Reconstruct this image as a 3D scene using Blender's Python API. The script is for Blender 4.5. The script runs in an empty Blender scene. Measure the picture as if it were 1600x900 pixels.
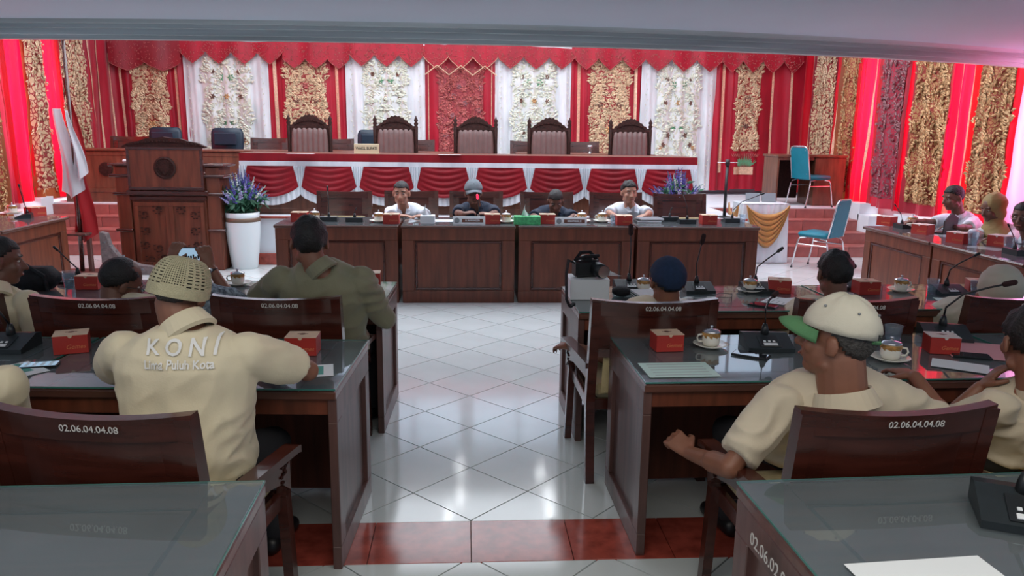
import bpy, bmesh, math, random
from mathutils import Vector, Matrix, Euler, noise
PI = math.pi
V = Vector
rnd = random.Random(7)
C = bpy.context.scene.collection
sc = bpy.context.scene

# ---------------------------------------------------------------- camera
FPX, EYE = 1202.0, 1.755
_y, _p, _r = math.radians(3.45), math.radians(11.5), math.radians(0.7)
FW = V((math.sin(_y) * math.cos(_p), math.cos(_y) * math.cos(_p), -math.sin(_p)))
_ri = V((math.cos(_y), -math.sin(_y), 0)); _up = _ri.cross(FW)
RI = _ri * math.cos(_r) + _up * math.sin(_r); UP = _up * math.cos(_r) - _ri * math.sin(_r)
cam_d = bpy.data.cameras.new('camera'); cam = bpy.data.objects.new('camera', cam_d); C.objects.link(cam)
cam_d.sensor_width = 36; cam_d.lens = FPX / 1600 * 36; cam_d.clip_end = 60; cam_d.clip_start = 0.05
cam.matrix_world = Matrix((( RI.x, UP.x, -FW.x, 0), (RI.y, UP.y, -FW.y, 0), (RI.z, UP.z, -FW.z, EYE), (0, 0, 0, 1)))
sc.camera = cam

def _ray(px, py): return FW + RI * (px - 800) / FPX + UP * (450 - py) / FPX
def at(px, py, Y):
    d = _ray(px, py); return V((0, 0, EYE)) + d * (Y / d.y)
def on(px, py, z=0.79):
    d = _ray(px, py); return V((0, 0, EYE)) + d * ((z - EYE) / d.z)

# ---------------------------------------------------------------- world and light
w = bpy.data.worlds.new('world'); sc.world = w; w.use_nodes = True
bg = w.node_tree.nodes['Background']; bg.inputs[0].default_value = (0.66, 0.78, 1.0, 1); bg.inputs[1].default_value = 0.60
def area(name, loc, rot, sx, sy, power, col):
    l = bpy.data.lights.new(name, 'AREA'); l.shape = 'RECTANGLE'; l.size = sx; l.size_y = sy; l.energy = power; l.color = col
    o = bpy.data.objects.new(name, l); C.objects.link(o); o.location = loc; o.rotation_euler = rot; return o
area('hall_fill_light', (0, 10.2, 4.6), (0, 0, 0), 9, 5, 620, (0.84, 0.92, 1))  # added area lamp, stands in for daylight from above the hall
area('seat_light', (0, 0.9, 2.58), (0, 0, 0), 5, 1.6, 62, (1, 0.94, 0.84))
area('window_light_left', (-7.2, 10.6, 2.0), (0, math.radians(-90), 0), 2.4, 5.4, 560, (0.9, 0.96, 1))
area('window_light_right', (7.2, 10.0, 2.0), (0, math.radians(90), 0), 2.4, 6.6, 760, (0.9, 0.96, 1))
sc.view_settings.view_transform = 'Standard'; sc.view_settings.look = 'None'
sc.view_settings.gamma = 1; sc.view_settings.exposure = 0.0; sc.view_settings.use_curve_mapping = False

# ---------------------------------------------------------------- materials
def mat(name, col, rough=0.5, metal=0.0, var=0.0, vscale=8.0, bump=0.0, bscale=60.0, coat=0.0, trans=0.0, emit=None, estr=1.0, alpha=1.0, stretch=(1, 1, 1), spec=0.5, sheen=0.0, col2=None):
    m = bpy.data.materials.new(name); m.use_nodes = True
    nt = m.node_tree; N = nt.nodes; L = nt.links
    b = N['Principled BSDF']
    b.inputs['Base Color'].default_value = (*col, 1); b.inputs['Roughness'].default_value = rough
    b.inputs['Metallic'].default_value = metal; b.inputs['Coat Weight'].default_value = coat
    b.inputs['Coat Roughness'].default_value = 0.12
    b.inputs['Transmission Weight'].default_value = trans; b.inputs['Specular IOR Level'].default_value = spec
    b.inputs['Sheen Weight'].default_value = sheen; b.inputs['Alpha'].default_value = alpha
    if emit: b.inputs['Emission Color'].default_value = (*emit, 1); b.inputs['Emission Strength'].default_value = estr
    if var or bump or col2:
        tc = N.new('ShaderNodeTexCoord'); mp = N.new('ShaderNodeMapping'); L.new(tc.outputs['Object'], mp.inputs[0]); mp.inputs['Scale'].default_value = stretch
        if var or col2:
            n = N.new('ShaderNodeTexNoise'); n.inputs['Scale'].default_value = vscale; n.inputs['Detail'].default_value = 5; L.new(mp.outputs[0], n.inputs[0])
            r = N.new('ShaderNodeValToRGB'); r.color_ramp.elements[0].position = 0.32; r.color_ramp.elements[1].position = 0.68
            c2 = col2 or tuple(min(1, c * (1 + var)) for c in col)
            r.color_ramp.elements[0].color = (*(c * (1 - var) for c in col), 1); r.color_ramp.elements[1].color = (*c2, 1)
            L.new(n.outputs[0], r.inputs[0]); L.new(r.outputs[0], b.inputs['Base Color'])
        if bump:
            n2 = N.new('ShaderNodeTexNoise'); n2.inputs['Scale'].default_value = bscale; n2.inputs['Detail'].default_value = 3; L.new(mp.outputs[0], n2.inputs[0])
            bp = N.new('ShaderNodeBump'); bp.inputs['Strength'].default_value = bump; bp.inputs['Distance'].default_value = 0.01
            L.new(n2.outputs[0], bp.inputs['Height']); L.new(bp.outputs[0], b.inputs['Normal'])
    return m
def cloth_mat(name, col, trans=0.5, rough=0.45, gloss=0.25, col2=None, scale=5):
    m = mat(name, col, rough, 0, 0.18, scale, 0.25, 30, spec=gloss, sheen=0.2, stretch=(1, 1, 0.25), col2=col2)
    nt = m.node_tree; N = nt.nodes; L = nt.links; b = N['Principled BSDF']; out = N['Material Output']
    t = N.new('ShaderNodeBsdfTranslucent'); t.inputs[0].default_value = (*col, 1); mx = N.new('ShaderNodeMixShader'); mx.inputs[0].default_value = trans
    L.new(b.outputs[0], mx.inputs[1]); L.new(t.outputs[0], mx.inputs[2]); L.new(mx.outputs[0], out.inputs[0]); return m
def wood(name, c, rough=0.32, coat=0.35, s=(1, 1, 9)):
    return mat(name, c, rough, 0, 0.32, 3.2, 0.03, 25, coat=coat, stretch=(9, 9, 0.8) if s is None else s)
M = {}
M['wood_desk'] = wood('desk_wood', (0.145, 0.037, 0.017), 0.42, 0.06, (7, 7, 0.7))
M['wood_top'] = wood('top_wood', (0.10, 0.040, 0.028), 0.3, 0.2, (0.8, 9, 9))
M['wood_dark'] = wood('chair_wood', (0.058, 0.014, 0.009), 0.26, 0.5, (0.9, 8, 8))
M['wood_side'] = wood('panel_wood', (0.105, 0.05, 0.042), 0.42, 0.15, (6, 6, 0.7))
M['wood_stage'] = wood('stage_wood', (0.155, 0.055, 0.03), 0.38, 0.2, (5, 5, 0.8))
M['wood_black'] = mat('carved_wood', (0.035, 0.012, 0.009), 0.6, 0, 0.4, 30, 0.4, 60, spec=0.25)
M['recess'] = mat('groove', (0.012, 0.005, 0.004), 0.6)
def film(name, tint, haze, hcol, rough=0.03, ior=1.5):
    """thin clear sheet: sees through, mirrors at grazing angles, with haze for dust and, on desks, painted-in sky reflection"""
    m = bpy.data.materials.new(name); m.use_nodes = True; nt = m.node_tree; N = nt.nodes; L = nt.links; N.remove(N['Principled BSDF']); out = N['Material Output']
    t = N.new('ShaderNodeBsdfTransparent'); t.inputs[0].default_value = (*tint, 1); d = N.new('ShaderNodeBsdfDiffuse'); d.inputs[0].default_value = (*hcol, 1)
    g = N.new('ShaderNodeBsdfGlossy'); g.inputs['Roughness'].default_value = rough; f = N.new('ShaderNodeFresnel'); f.inputs[0].default_value = ior
    a = N.new('ShaderNodeMixShader'); a.inputs[0].default_value = haze; b = N.new('ShaderNodeMixShader')
    tc = N.new('ShaderNodeTexCoord'); n = N.new('ShaderNodeTexNoise'); n.inputs['Scale'].default_value = 2.5; n.inputs['Detail'].default_value = 4; r = N.new('ShaderNodeMapRange'); r.inputs[3].default_value = haze * 0.6; r.inputs[4].default_value = haze * 1.4
    L.new(tc.outputs['Object'], n.inputs[0]); L.new(n.outputs[0], r.inputs[0]); L.new(r.outputs[0], a.inputs[0])
    L.new(t.outputs[0], a.inputs[1]); L.new(d.outputs[0], a.inputs[2]); gm = N.new('ShaderNodeNewGeometry'); iv = N.new('ShaderNodeMath'); iv.operation = 'SUBTRACT'; iv.inputs[0].default_value = 1; L.new(gm.outputs['Backfacing'], iv.inputs[1]); mu = N.new('ShaderNodeMath'); mu.operation = 'MULTIPLY'; L.new(f.outputs[0], mu.inputs[0]); L.new(iv.outputs[0], mu.inputs[1]); L.new(mu.outputs[0], b.inputs[0]); L.new(a.outputs[0], b.inputs[1]); L.new(g.outputs[0], b.inputs[2]); L.new(b.outputs[0], out.inputs[0]); return m
M['glass'] = film('desk_glass', (0.84, 0.93, 0.93), 0.15, (0.40, 0.48, 0.53), ior=1.85)  # blue haze colour paints in reflected sky on top of the dust
M['glass_edge'] = mat('glass_edge', (0.05, 0.19, 0.16), 0.15)
M['clear'] = film('clear_plastic', (0.88, 0.93, 0.97), 0.10, (0.7, 0.78, 0.85), 0.06, 1.6)
M['tile'] = mat('white_tile', (0.66, 0.71, 0.71), 0.10, 0, 0.05, 2.5, spec=0.6)
M['grout'] = mat('grout', (0.04, 0.045, 0.05), 0.8)
M['granite'] = mat('red_granite', (0.36, 0.065, 0.045), 0.16, 0, 0.3, 14, spec=0.5)
M['riser'] = mat('step_tile', (0.36, 0.115, 0.10), 0.4, 0, 0.2, 7)
M['white_wall'] = mat('white_paint', (0.72, 0.75, 0.80), 0.55, 0, 0.03, 3)
M['ceiling'] = mat('ceiling_paint', (0.56, 0.63, 0.72), 0.7, 0, 0.02, 1)
M['mould'] = mat('moulding_paint', (0.44, 0.48, 0.48), 0.5, 0, 0.25, 1.2, stretch=(0.35, 0.35, 8))
M['cream_cush'] = mat('cream_cushion', (0.58, 0.47, 0.24), 0.75, 0, 0.12, 14, 0.3, 150, sheen=0.3)
M['leather'] = mat('brown_leather', (0.155, 0.086, 0.078), 0.42, 0, 0.1, 10, 0.15, 120)
M['blue_leather'] = mat('dark_blue_leather', (0.008, 0.022, 0.042), 0.4, 0, 0.1, 10, 0.1, 120)
M['teal'] = mat('teal_vinyl', (0.0, 0.17, 0.24), 0.5, 0, 0.08, 9, 0.1, 120)
M['chrome'] = mat('chrome', (0.75, 0.76, 0.78), 0.2, 0.9)
M['black'] = mat('black_plastic', (0.012, 0.014, 0.016), 0.38)
M['dkgrey'] = mat('console_plastic', (0.018, 0.024, 0.027), 0.35, 0, 0.1, 20)
M['black_cloth'] = mat('black_fabric', (0.008, 0.008, 0.011), 0.85, 0, 0.3, 20, 0.5, 90)
M['foam'] = mat('foam', (0.035, 0.012, 0.012), 0.95, 0, 0.3, 80, 0.6, 300)
M['screen'] = mat('phone_screen', (0.02, 0.02, 0.03), 0.08, emit=(0.5, 0.75, 1), estr=0.6)
M['screen_off'] = mat('dark_screen', (0.01, 0.012, 0.016), 0.05, spec=0.9)
M['label'] = mat('label_white', (0.75, 0.78, 0.8), 0.5)
M['led'] = mat('red_led', (0.6, 0.02, 0.05), 0.4, emit=(1, 0.02, 0.08), estr=1.6)
M['porcelain'] = mat('porcelain', (0.78, 0.76, 0.68), 0.12, spec=0.6)
M['goldpat'] = mat('gold_pattern', (0.55, 0.30, 0.10), 0.35, 0.3, 0.5, 40)
M['silver'] = mat('silver_rim', (0.6, 0.62, 0.66), 0.16, 0.9)
M['boxred'] = mat('box_red', (0.40, 0.028, 0.02), 0.45, 0, 0.12, 6)
M['boxtop'] = mat('box_kraft', (0.66, 0.47, 0.33), 0.6, 0, 0.15, 10)
M['boxtopw'] = mat('box_pale_lid', (0.62, 0.56, 0.52), 0.6, 0, 0.1, 10)
M['boxmark'] = mat('box_print', (0.66, 0.20, 0.08), 0.5)
M['boxlogo'] = mat('box_logo', (0.16, 0.06, 0.04), 0.6)
M['paper'] = mat('white_paper', (0.78, 0.82, 0.84), 0.65)
M['paperline'] = mat('paper_print', (0.38, 0.44, 0.44), 0.7)
M['mint'] = mat('mint_paper', (0.55, 0.74, 0.68), 0.5, 0, 0.05, 5)
M['tealpaper'] = mat('teal_print', (0.07, 0.33, 0.28), 0.5)
M['pinkpaper'] = mat('pink_paper', (0.72, 0.33, 0.36), 0.6)
M['number'] = mat('stencil_paint', (0.62, 0.60, 0.56), 0.6)
M['green_box'] = mat('tissue_green', (0.08, 0.48, 0.18), 0.5, 0, 0.3, 40)
M['vase'] = mat('white_ceramic', (0.78, 0.83, 0.85), 0.22, spec=0.5)
M['bronze'] = mat('bronze_band', (0.20, 0.13, 0.09), 0.4, 0.3)
M['leafg'] = mat('leaf_green', (0.025, 0.11, 0.055), 0.6, 0, 0.4, 20)
M['lav'] = mat('lavender', (0.12, 0.10, 0.42), 0.7, 0, 0.4, 30)
M['lav2'] = mat('pale_lavender', (0.42, 0.38, 0.66), 0.7, 0, 0.3, 30)
M['wflower'] = mat('white_flower', (0.72, 0.78, 0.72), 0.7)
M['flag_white'] = cloth_mat('flag_white', (0.72, 0.75, 0.78), 0.3)
M['flag_red'] = cloth_mat('flag_red', (0.36, 0.015, 0.02), 0.3)
M['red_cloth'] = cloth_mat('red_satin', (0.43, 0.005, 0.024), 0.12, 0.4, 0.45)
M['red_side'] = cloth_mat('red_sheer', (0.80, 0.003, 0.022), 0.55, 0.38, 0.5)
M['red_dark'] = cloth_mat('dark_red_satin', (0.30, 0.008, 0.02), 0.1, 0.35, 0.6)
M['maroon_side'] = cloth_mat('maroon_sheer', (0.36, 0.02, 0.04), 0.35, 0.4, 0.5)
M['pink_side'] = cloth_mat('pink_sheer', (0.95, 0.35, 0.62), 0.6)
M['orange_side'] = cloth_mat('amber_lace', (0.30, 0.085, 0.025), 0.3, 0.4, 0.5)
M['white_cloth'] = cloth_mat('white_satin', (0.74, 0.76, 0.78), 0.08, 0.4, 0.4)
M['white_pleat'] = cloth_mat('white_pleat', (0.76, 0.81, 0.88), 0.1, 0.5, 0.3)
M['skirt_red'] = cloth_mat('skirt_red', (0.24, 0.002, 0.009), 0.05, 0.45, 0.3)
M['gold_swag'] = cloth_mat('gold_satin', (0.50, 0.23, 0.06), 0.1, 0.35, 0.5)
M['gold_lace'] = mat('pale_gold', (0.66, 0.48, 0.30), 0.42, 0.3, 0.3, 30)
M['gold_deep'] = mat('deep_gold', (0.50, 0.29, 0.13), 0.42, 0.3, 0.35, 30)
M['cream_lace'] = mat('cream_lace', (0.70, 0.71, 0.58), 0.5, 0.05, 0.2, 30)
M['plum_lace'] = mat('plum_lace', (0.26, 0.10, 0.11), 0.45, 0.2, 0.4, 30)
M['red_lace'] = mat('rose_lace', (0.42, 0.10, 0.09), 0.45, 0.25, 0.4, 30)
M['brown_flower'] = mat('brown_flower', (0.15, 0.06, 0.04), 0.5)
M['green_leafp'] = mat('green_applique', (0.12, 0.30, 0.16), 0.5)
M['gold_ribbon'] = mat('gold_ribbon', (0.78, 0.50, 0.34), 0.4, 0.3, 0.2, 40)
M['skin'] = mat('skin_brown', (0.235, 0.098, 0.058), 0.5, 0, 0.1, 12)
M['skin_l'] = mat('skin_tan', (0.40, 0.20, 0.135), 0.5, 0, 0.08, 12)
M['skin_d'] = mat('skin_dark', (0.165, 0.072, 0.048), 0.5, 0, 0.1, 12)
M['lip'] = mat('lip', (0.25, 0.075, 0.06), 0.5)
M['hair'] = mat('black_hair', (0.008, 0.007, 0.007), 0.55, 0, 0.4, 40, 0.7, 120)
M['greyhair'] = mat('grey_hair', (0.06, 0.055, 0.05), 0.7, 0, 0.5, 60, 0.7, 150)
M['eye'] = mat('eye_white', (0.62, 0.6, 0.58), 0.3)
M['iris'] = mat('iris', (0.012, 0.008, 0.006), 0.2)
M['cream_shirt'] = mat('cream_cotton', (0.70, 0.62, 0.44), 0.85, 0, 0.05, 5, 0.1, 150, sheen=0.2)
M['beige_shirt'] = mat('beige_cotton', (0.60, 0.52, 0.39), 0.85, 0, 0.05, 5, 0.1, 150, sheen=0.2)
M['khaki_shirt'] = mat('olive_khaki_cotton', (0.225, 0.215, 0.135), 0.85, 0, 0.06, 5, 0.1, 150, sheen=0.2)
M['white_shirt'] = mat('white_cotton', (0.70, 0.75, 0.82), 0.8, 0, 0.04, 5, 0.1, 150)
M['navy_shirt'] = mat('navy_cotton', (0.012, 0.02, 0.042), 0.85, 0, 0.1, 5, 0.1, 150)
M['hijab_gold'] = mat('olive_gold_veil', (0.30, 0.21, 0.08), 0.7, 0, 0.1, 6)
M['hijab_white'] = mat('ivory_veil', (0.52, 0.49, 0.40), 0.75, 0, 0.06, 6)
M['trouser'] = mat('dark_trousers', (0.02, 0.02, 0.025), 0.85)
M['shoe'] = mat('black_shoe', (0.012, 0.012, 0.014), 0.4)
M['kopiah'] = mat('knit_khaki', (0.46, 0.42, 0.27), 0.9, 0, 0.1, 50, 0.5, 250)
M['navy_knit'] = mat('navy_knit', (0.012, 0.03, 0.075), 0.95, 0, 0.15, 40, 0.5, 300)
M['capwhite'] = mat('cap_cream', (0.66, 0.62, 0.50), 0.85, 0, 0.04, 10, 0.15, 200)
M['capgreen'] = mat('cap_green', (0.10, 0.26, 0.11), 0.8, 0, 0.05, 10, 0.15, 200)
M['capgrey'] = mat('cap_grey', (0.15, 0.18, 0.20), 0.8)
M['print_white'] = mat('shirt_print', (0.80, 0.80, 0.78), 0.6)
M['plaid'] = mat('plaid_cloth', (0.03, 0.05, 0.10), 0.85, 0, 0.6, 45, col2=(0.30, 0.36, 0.42))
M['gold_plate'] = mat('brass_plate', (0.70, 0.58, 0.38), 0.4, 0.2)
M['ink'] = mat('ink', (0.03, 0.025, 0.02), 0.6)
M['greymetal'] = mat('grey_panel', (0.22, 0.24, 0.26), 0.35, 0.4)
M['winlight'] = mat('daylight_glass', (0.8, 0.9, 1), 0.2, emit=(0.62, 0.80, 1), estr=1.35)

# ---------------------------------------------------------------- mesh helpers
def B(): return bmesh.new()
def obj(name, bm, m, parent=None, smooth=False, loc=None, kind=None, mods=None):
    bmesh.ops.recalc_face_normals(bm, faces=bm.faces)
    me = bpy.data.meshes.new(name); bm.to_mesh(me); bm.free()
    for mm in (m if isinstance(m, (list, tuple)) else [m]): me.materials.append(mm)
    if smooth: me.polygons.foreach_set('use_smooth', [True] * len(me.polygons))
    o = bpy.data.objects.new(name, me); C.objects.link(o)
    if parent: o.parent = parent
    if loc is not None: o.location = loc
    if kind: o['kind'] = kind
    return o
def tag(o, label, cat, group=None, kind=None):
    o['label'] = label; o['category'] = cat
    if group: o['group'] = group
    if kind: o['kind'] = kind
    return o
def thing(name, label, cat, loc=(0, 0, 0), rotz=0, group=None):
    o = bpy.data.objects.new(name, None); o.empty_display_size = 0.1; C.objects.link(o); o.location = loc; o.rotation_euler = (0, 0, rotz)
    return tag(o, label, cat, group)
def dup(root, loc, rotz=0, label=None, group=None, scale=None):
    def rec(o, par):
        c = o.copy(); C.objects.link(c); c.parent = par
        for ch in list(o.children): rec(ch, c)
        return c
    r = rec(root, None); r.location = loc; r.rotation_euler = (0, 0, rotz)
    if label: r['label'] = label
    if group: r['group'] = group
    if scale: r.scale = (scale,) * 3 if isinstance(scale, (int, float)) else scale
    return r
def box(bm, c, s, bev=0.0, rot=None, mi=0):
    c = V(c); h = V(s) / 2; R = rot or Matrix.Identity(3)
    if bev <= 0:
        vs = [bm.verts.new(c + R @ V((sx * h.x, sy * h.y, sz * h.z))) for sx in (-1, 1) for sy in (-1, 1) for sz in (-1, 1)]
        for f in ((0, 1, 3, 2), (4, 6, 7, 5), (0, 4, 5, 1), (2, 3, 7, 6), (0, 2, 6, 4), (1, 5, 7, 3)):
            bm.faces.new([vs[i] for i in f]).material_index = mi
        return
    bev = min(bev, min(h) * 0.95); vv = {}
    for sx in (-1, 1):
        for sy in (-1, 1):
            for sz in (-1, 1):
                s3 = (sx, sy, sz)
                for a in range(3):
                    p = V([s3[k] * (h[k] - (0 if k == a else bev)) for k in range(3)]); vv[s3, a] = bm.verts.new(c + R @ p)
    def mk(l): bm.faces.new(l).material_index = mi
    for a in range(3):
        b_, c_ = (a + 1) % 3, (a + 2) % 3
        for s in (-1, 1):
            def key(sb, sc_): k = [0, 0, 0]; k[a] = s; k[b_] = sb; k[c_] = sc_; return tuple(k)
            mk([vv[key(i, j), a] for i, j in ((-1, -1), (1, -1), (1, 1), (-1, 1))])
            for t in (-1, 1):      # edge between (a,s) and (b_,t)
                def k2(u): k = [0, 0, 0]; k[a] = s; k[b_] = t; k[c_] = u; return tuple(k)
                mk([vv[k2(-1), a], vv[k2(1), a], vv[k2(1), b_], vv[k2(-1), b_]])
    for sx in (-1, 1):
        for sy in (-1, 1):
            for sz in (-1, 1): mk([vv[(sx, sy, sz), a] for a in range(3)])
def frame_of(d, hint=None):
    d = V(d).normalized(); h = V(hint) if hint is not None else (V((0, 0, 1)) if abs(d.z) < 0.9 else V((0, 1, 0)))
    a = d.cross(h).normalized(); b = a.cross(d).normalized(); return a, b
def loft(bm, rings, cap=True, mi=0, close=False):
    R = [[bm.verts.new(p) for p in r] for r in rings]; n = len(R[0])
    seq = list(zip(R, R[1:])) + ([(R[-1], R[0])] if close else [])
    for a, b in seq:
        for i in range(n):
            j = (i + 1) % n; bm.faces.new((a[i], a[j], b[j], b[i])).material_index = mi
    if cap and not close:
        bm.faces.new(list(reversed(R[0]))).material_index = mi; bm.faces.new(R[-1]).material_index = mi
def ring(c, a, b, ra, rb, n=16): return [V(c) + V(a) * (ra * math.cos(2 * PI * i / n)) + V(b) * (rb * math.sin(2 * PI * i / n)) for i in range(n)]
def tube(bm, pts, r, n=8, mi=0, hint=None):
    pts = [V(p) for p in pts]; rs = r if isinstance(r, (list, tuple)) else [r] * len(pts); rings = []
    for i, p in enumerate(pts):
        d = (pts[min(i + 1, len(pts) - 1)] - pts[max(i - 1, 0)]); a, b = frame_of(d, hint); rings.append(ring(p, a, b, rs[i], rs[i], n))
    loft(bm, rings, mi=mi)
def capsule(bm, p0, r0, p1, r1, n=12, flat=1.0, hint=None):
    p0, p1 = V(p0), V(p1); d = p1 - p0; L = d.length
    if L < 1e-5: d = V((0, 0, 1)); L = 1e-5
    u = d / L; a, b = frame_of(d, hint); rings = []
    for k in range(1, 5):
        t = -PI / 2 + k * PI / 8; rings.append(ring(p0 + u * (r0 * math.sin(t)), a, b, r0 * math.cos(t), r0 * flat * math.cos(t), n))
    for k in range(0, 4):
        t = k * PI / 8; rings.append(ring(p1 + u * (r1 * math.sin(t)), a, b, r1 * math.cos(t), r1 * flat * math.cos(t), n))
    loft(bm, rings)
def lathe(bm, prof, n=24, c=(0, 0, 0), mi=0):
    c = V(c); loft(bm, [ring(c + V((0, 0, z)), (1, 0, 0), (0, 1, 0), max(r, 1e-4), max(r, 1e-4), n) for r, z in prof], mi=mi)
def sph(bm, c, r, rot=None, n=16, mi=0):
    r = (r, r, r) if isinstance(r, (int, float)) else r; c = V(c); R = rot or Matrix.Identity(3); rings = []
    for k in range(1, n // 2):
        t = -PI / 2 + k * PI / (n // 2); rings.append([c + R @ V((r[0] * math.cos(t) * math.cos(2 * PI * i / n), r[1] * math.cos(t) * math.sin(2 * PI * i / n), r[2] * math.sin(t))) for i in range(n)])
    loft(bm, rings, mi=mi)
def prism(bm, pts, d, mi=0):
    d = V(d); a = [bm.verts.new(V(p)) for p in pts]; b = [bm.verts.new(V(p) + d) for p in pts]; n = len(pts)
    bm.faces.new(a).material_index = mi; bm.faces.new(list(reversed(b))).material_index = mi
    for i in range(n):
        j = (i + 1) % n; bm.faces.new((a[i], b[i], b[j], a[j])).material_index = mi
def grid(bm, f, nu, nv, mi=0):
    g = [[bm.verts.new(f(i / nu, j / nv)) for j in range(nv + 1)] for i in range(nu + 1)]
    for i in range(nu):
        for j in range(nv): bm.faces.new((g[i][j], g[i + 1][j], g[i + 1][j + 1], g[i][j + 1])).material_index = mi
def strut(bm, p0, p1, w_, t_, bev=0.0, hint=None):
    """square bar from p0 to p1"""
    p0, p1 = V(p0), V(p1); d = p1 - p0; a, b = frame_of(d, hint)
    R = Matrix((a, b, d.normalized())).transposed(); box(bm, (p0 + p1) / 2, (w_, t_, d.length), bev, R)
_tc = {}
def text(s, size, m, parent, loc, rot, name='lettering', ext=0.0006, bold=False, sx=1.0, skew=0.0):
    k = (s, size, ext, bold, sx, skew)
    if k not in _tc:
        cu = bpy.data.curves.new('t', 'FONT'); cu.body = s; cu.size = size; cu.extrude = ext; cu.align_x = 'CENTER'; cu.align_y = 'CENTER'; cu.shear = skew
        cu.resolution_u = 3
        if bold: cu.offset = size * 0.02
        o = bpy.data.objects.new('t', cu); C.objects.link(o); bpy.context.view_layer.update()
        me = bpy.data.meshes.new_from_object(o.evaluated_get(bpy.context.evaluated_depsgraph_get())); bpy.data.objects.remove(o)
        for v in me.vertices: v.co.x *= sx
        _tc[k] = me
    me = _tc[k]
    if not me.materials: me.materials.append(m)
    o = bpy.data.objects.new(name, me); C.objects.link(o); o.parent = parent; o.location = loc
    o.rotation_euler = rot; return o

# ---------------------------------------------------------------- room
ST = 0.64        # stage height
bm = B(); box(bm, (0, 5.5, -0.08), (15, 19, 0.13)); floor = obj('floor', bm, M['grout'], kind='structure')
def clip(poly, ax, val, keep_gt):
    out = []
    for i, p in enumerate(poly):
        q = poly[(i + 1) % len(poly)]; ip = (p[ax] > val) == keep_gt; iq = (q[ax] > val) == keep_gt
        if ip: out.append(p)
        if ip != iq:
            t = (val - p[ax]) / (q[ax] - p[ax]); out.append((p[0] + t * (q[0] - p[0]), p[1] + t * (q[1] - p[1])))
    return out
def flat(bm, poly, z1=0.0, th=0.015): prism(bm, [(p[0], p[1], z1 - th) for p in poly], (0, 0, th))
D = 0.2828; G = 0.0034
rest = B(); tile_me = None
def tile_zone(y0, ya, yb, xa=-7, xb=7):
    global tile_me
    for i in range(-26, 27):
        for j in range(-14, 30):
            if (i + j) % 2 == 0: continue
            cx, cy = 0.02 + D * i, y0 + D * j
            if cy < ya - D or cy > yb + D or cx < xa or cx > xb: continue
            d = D - G * 1.41; poly = [(cx - d, cy), (cx, cy - d), (cx + d, cy), (cx, cy + d)]
            whole = cy - D > ya and cy + D < yb
            vis = (-0.9 < cx < 1.15 and 2.4 < cy < 8.1) or (3.0 < cx < 5.9 and 8.4 < cy < 10.9) or (-4.9 < cx < -1.9 and 8.6 < cy < 10.3) or (-1.0 < cx < 1.2 and cy < 3)
            if not whole: poly = clip(clip(poly, 1, ya, True), 1, yb, False)
            if len(poly) < 3: continue
            if vis and whole:
                if tile_me is None:
                    b = B(); flat(b, [(-d, 0), (0, -d), (d, 0), (0, d)]); o = obj('floor_tile', b, M['tile'], floor); tile_me = o.data
                else: o = bpy.data.objects.new('floor_tile', tile_me); C.objects.link(o); o.parent = floor
                o.location = (cx, cy, 0)
            elif vis: b = B(); flat(b, poly); obj('floor_tile', b, M['tile'], floor)
            else: flat(rest, poly)
tile_zone(3.259, 3.253, 11.0)
tile_zone(2.945, 0.4, 2.905)
obj('floor_tiling', rest, M['tile'], floor, kind='stuff')
for k in range(-9, 10):
    b = B(); x0 = 0.02 + 0.43 * k; box(b, (x0 + 0.215, 3.079, -0.0065), (0.43 - 0.003, 0.343, 0.015), 0.001); obj('border_tile', b, M['granite'], floor)

# low soffit over the seats (underside of the gallery) with a moulded lip; tall hall beyond it
def hy(x): return 6.72 + (0.035 if x > 0 else 0.016) * x * x
bm = B(); xs = [-7.2 + 14.4 * i / 48 for i in range(49)]
loft(bm, [[V((x, -3.0, 2.63)), V((x, hy(x) + 0.02, 2.63)), V((x, hy(x) + 0.02, 2.78)), V((x, -3.0, 2.78))] for x in xs]); obj('ceiling', bm, M['ceiling'], kind='structure')
def header(name, prof, m):
    b = B(); loft(b, [[V((x, hy(x) + py, pz)) for py, pz in prof] for x in xs]); return obj(name, b, m, kind='structure')
header('trim_1', [(0, 2.63), (0.02, 2.60), (0.05, 2.595), (0.05, 2.565), (0.075, 2.56), (0.075, 2.515), (0.10, 2.51), (0.10, 2.48), (0.20, 2.48), (0.20, 2.63)], M['mould'])
header('wall_gallery_front', [(0.02, 2.62), (0.2, 2.62), (0.2, 4.65), (0.02, 4.65)], M['white_wall'])
bm = B(); box(bm, (0, 10.8, 4.7), (15, 8.4, 0.1)); obj('ceiling_hall', bm, M['white_wall'], kind='structure')
bm = B(); box(bm, (0, 14.75, 2.3), (15, 0.15, 4.8)); obj('wall_back', bm, M['white_wall'], kind='structure')
for k in range(6):
    x0 = -6.2 + 2.1 * k; b = B()
    for xx in (x0, x0 + 0.95, x0 + 1.9): box(b, (xx, 14.655, 4.02), (0.06, 0.04, 1.06))
    for zz in (3.5, 4.55): box(b, (x0 + 0.95, 14.655, zz), (1.96, 0.04, 0.06))
    wn = obj('window_%d' % (10 + k), b, M['white_wall'], kind='structure')
    for q in (0, 1): b = B(); box(b, (x0 + 0.475 + 0.95 * q, 14.66, 4.02), (0.88, 0.01, 0.98)); obj('pane', b, M['winlight'], wn)
lamp_m = mat('lamp_glow', (1, 1, 1), 0.4, emit=(0.95, 0.98, 1), estr=45)
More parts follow.
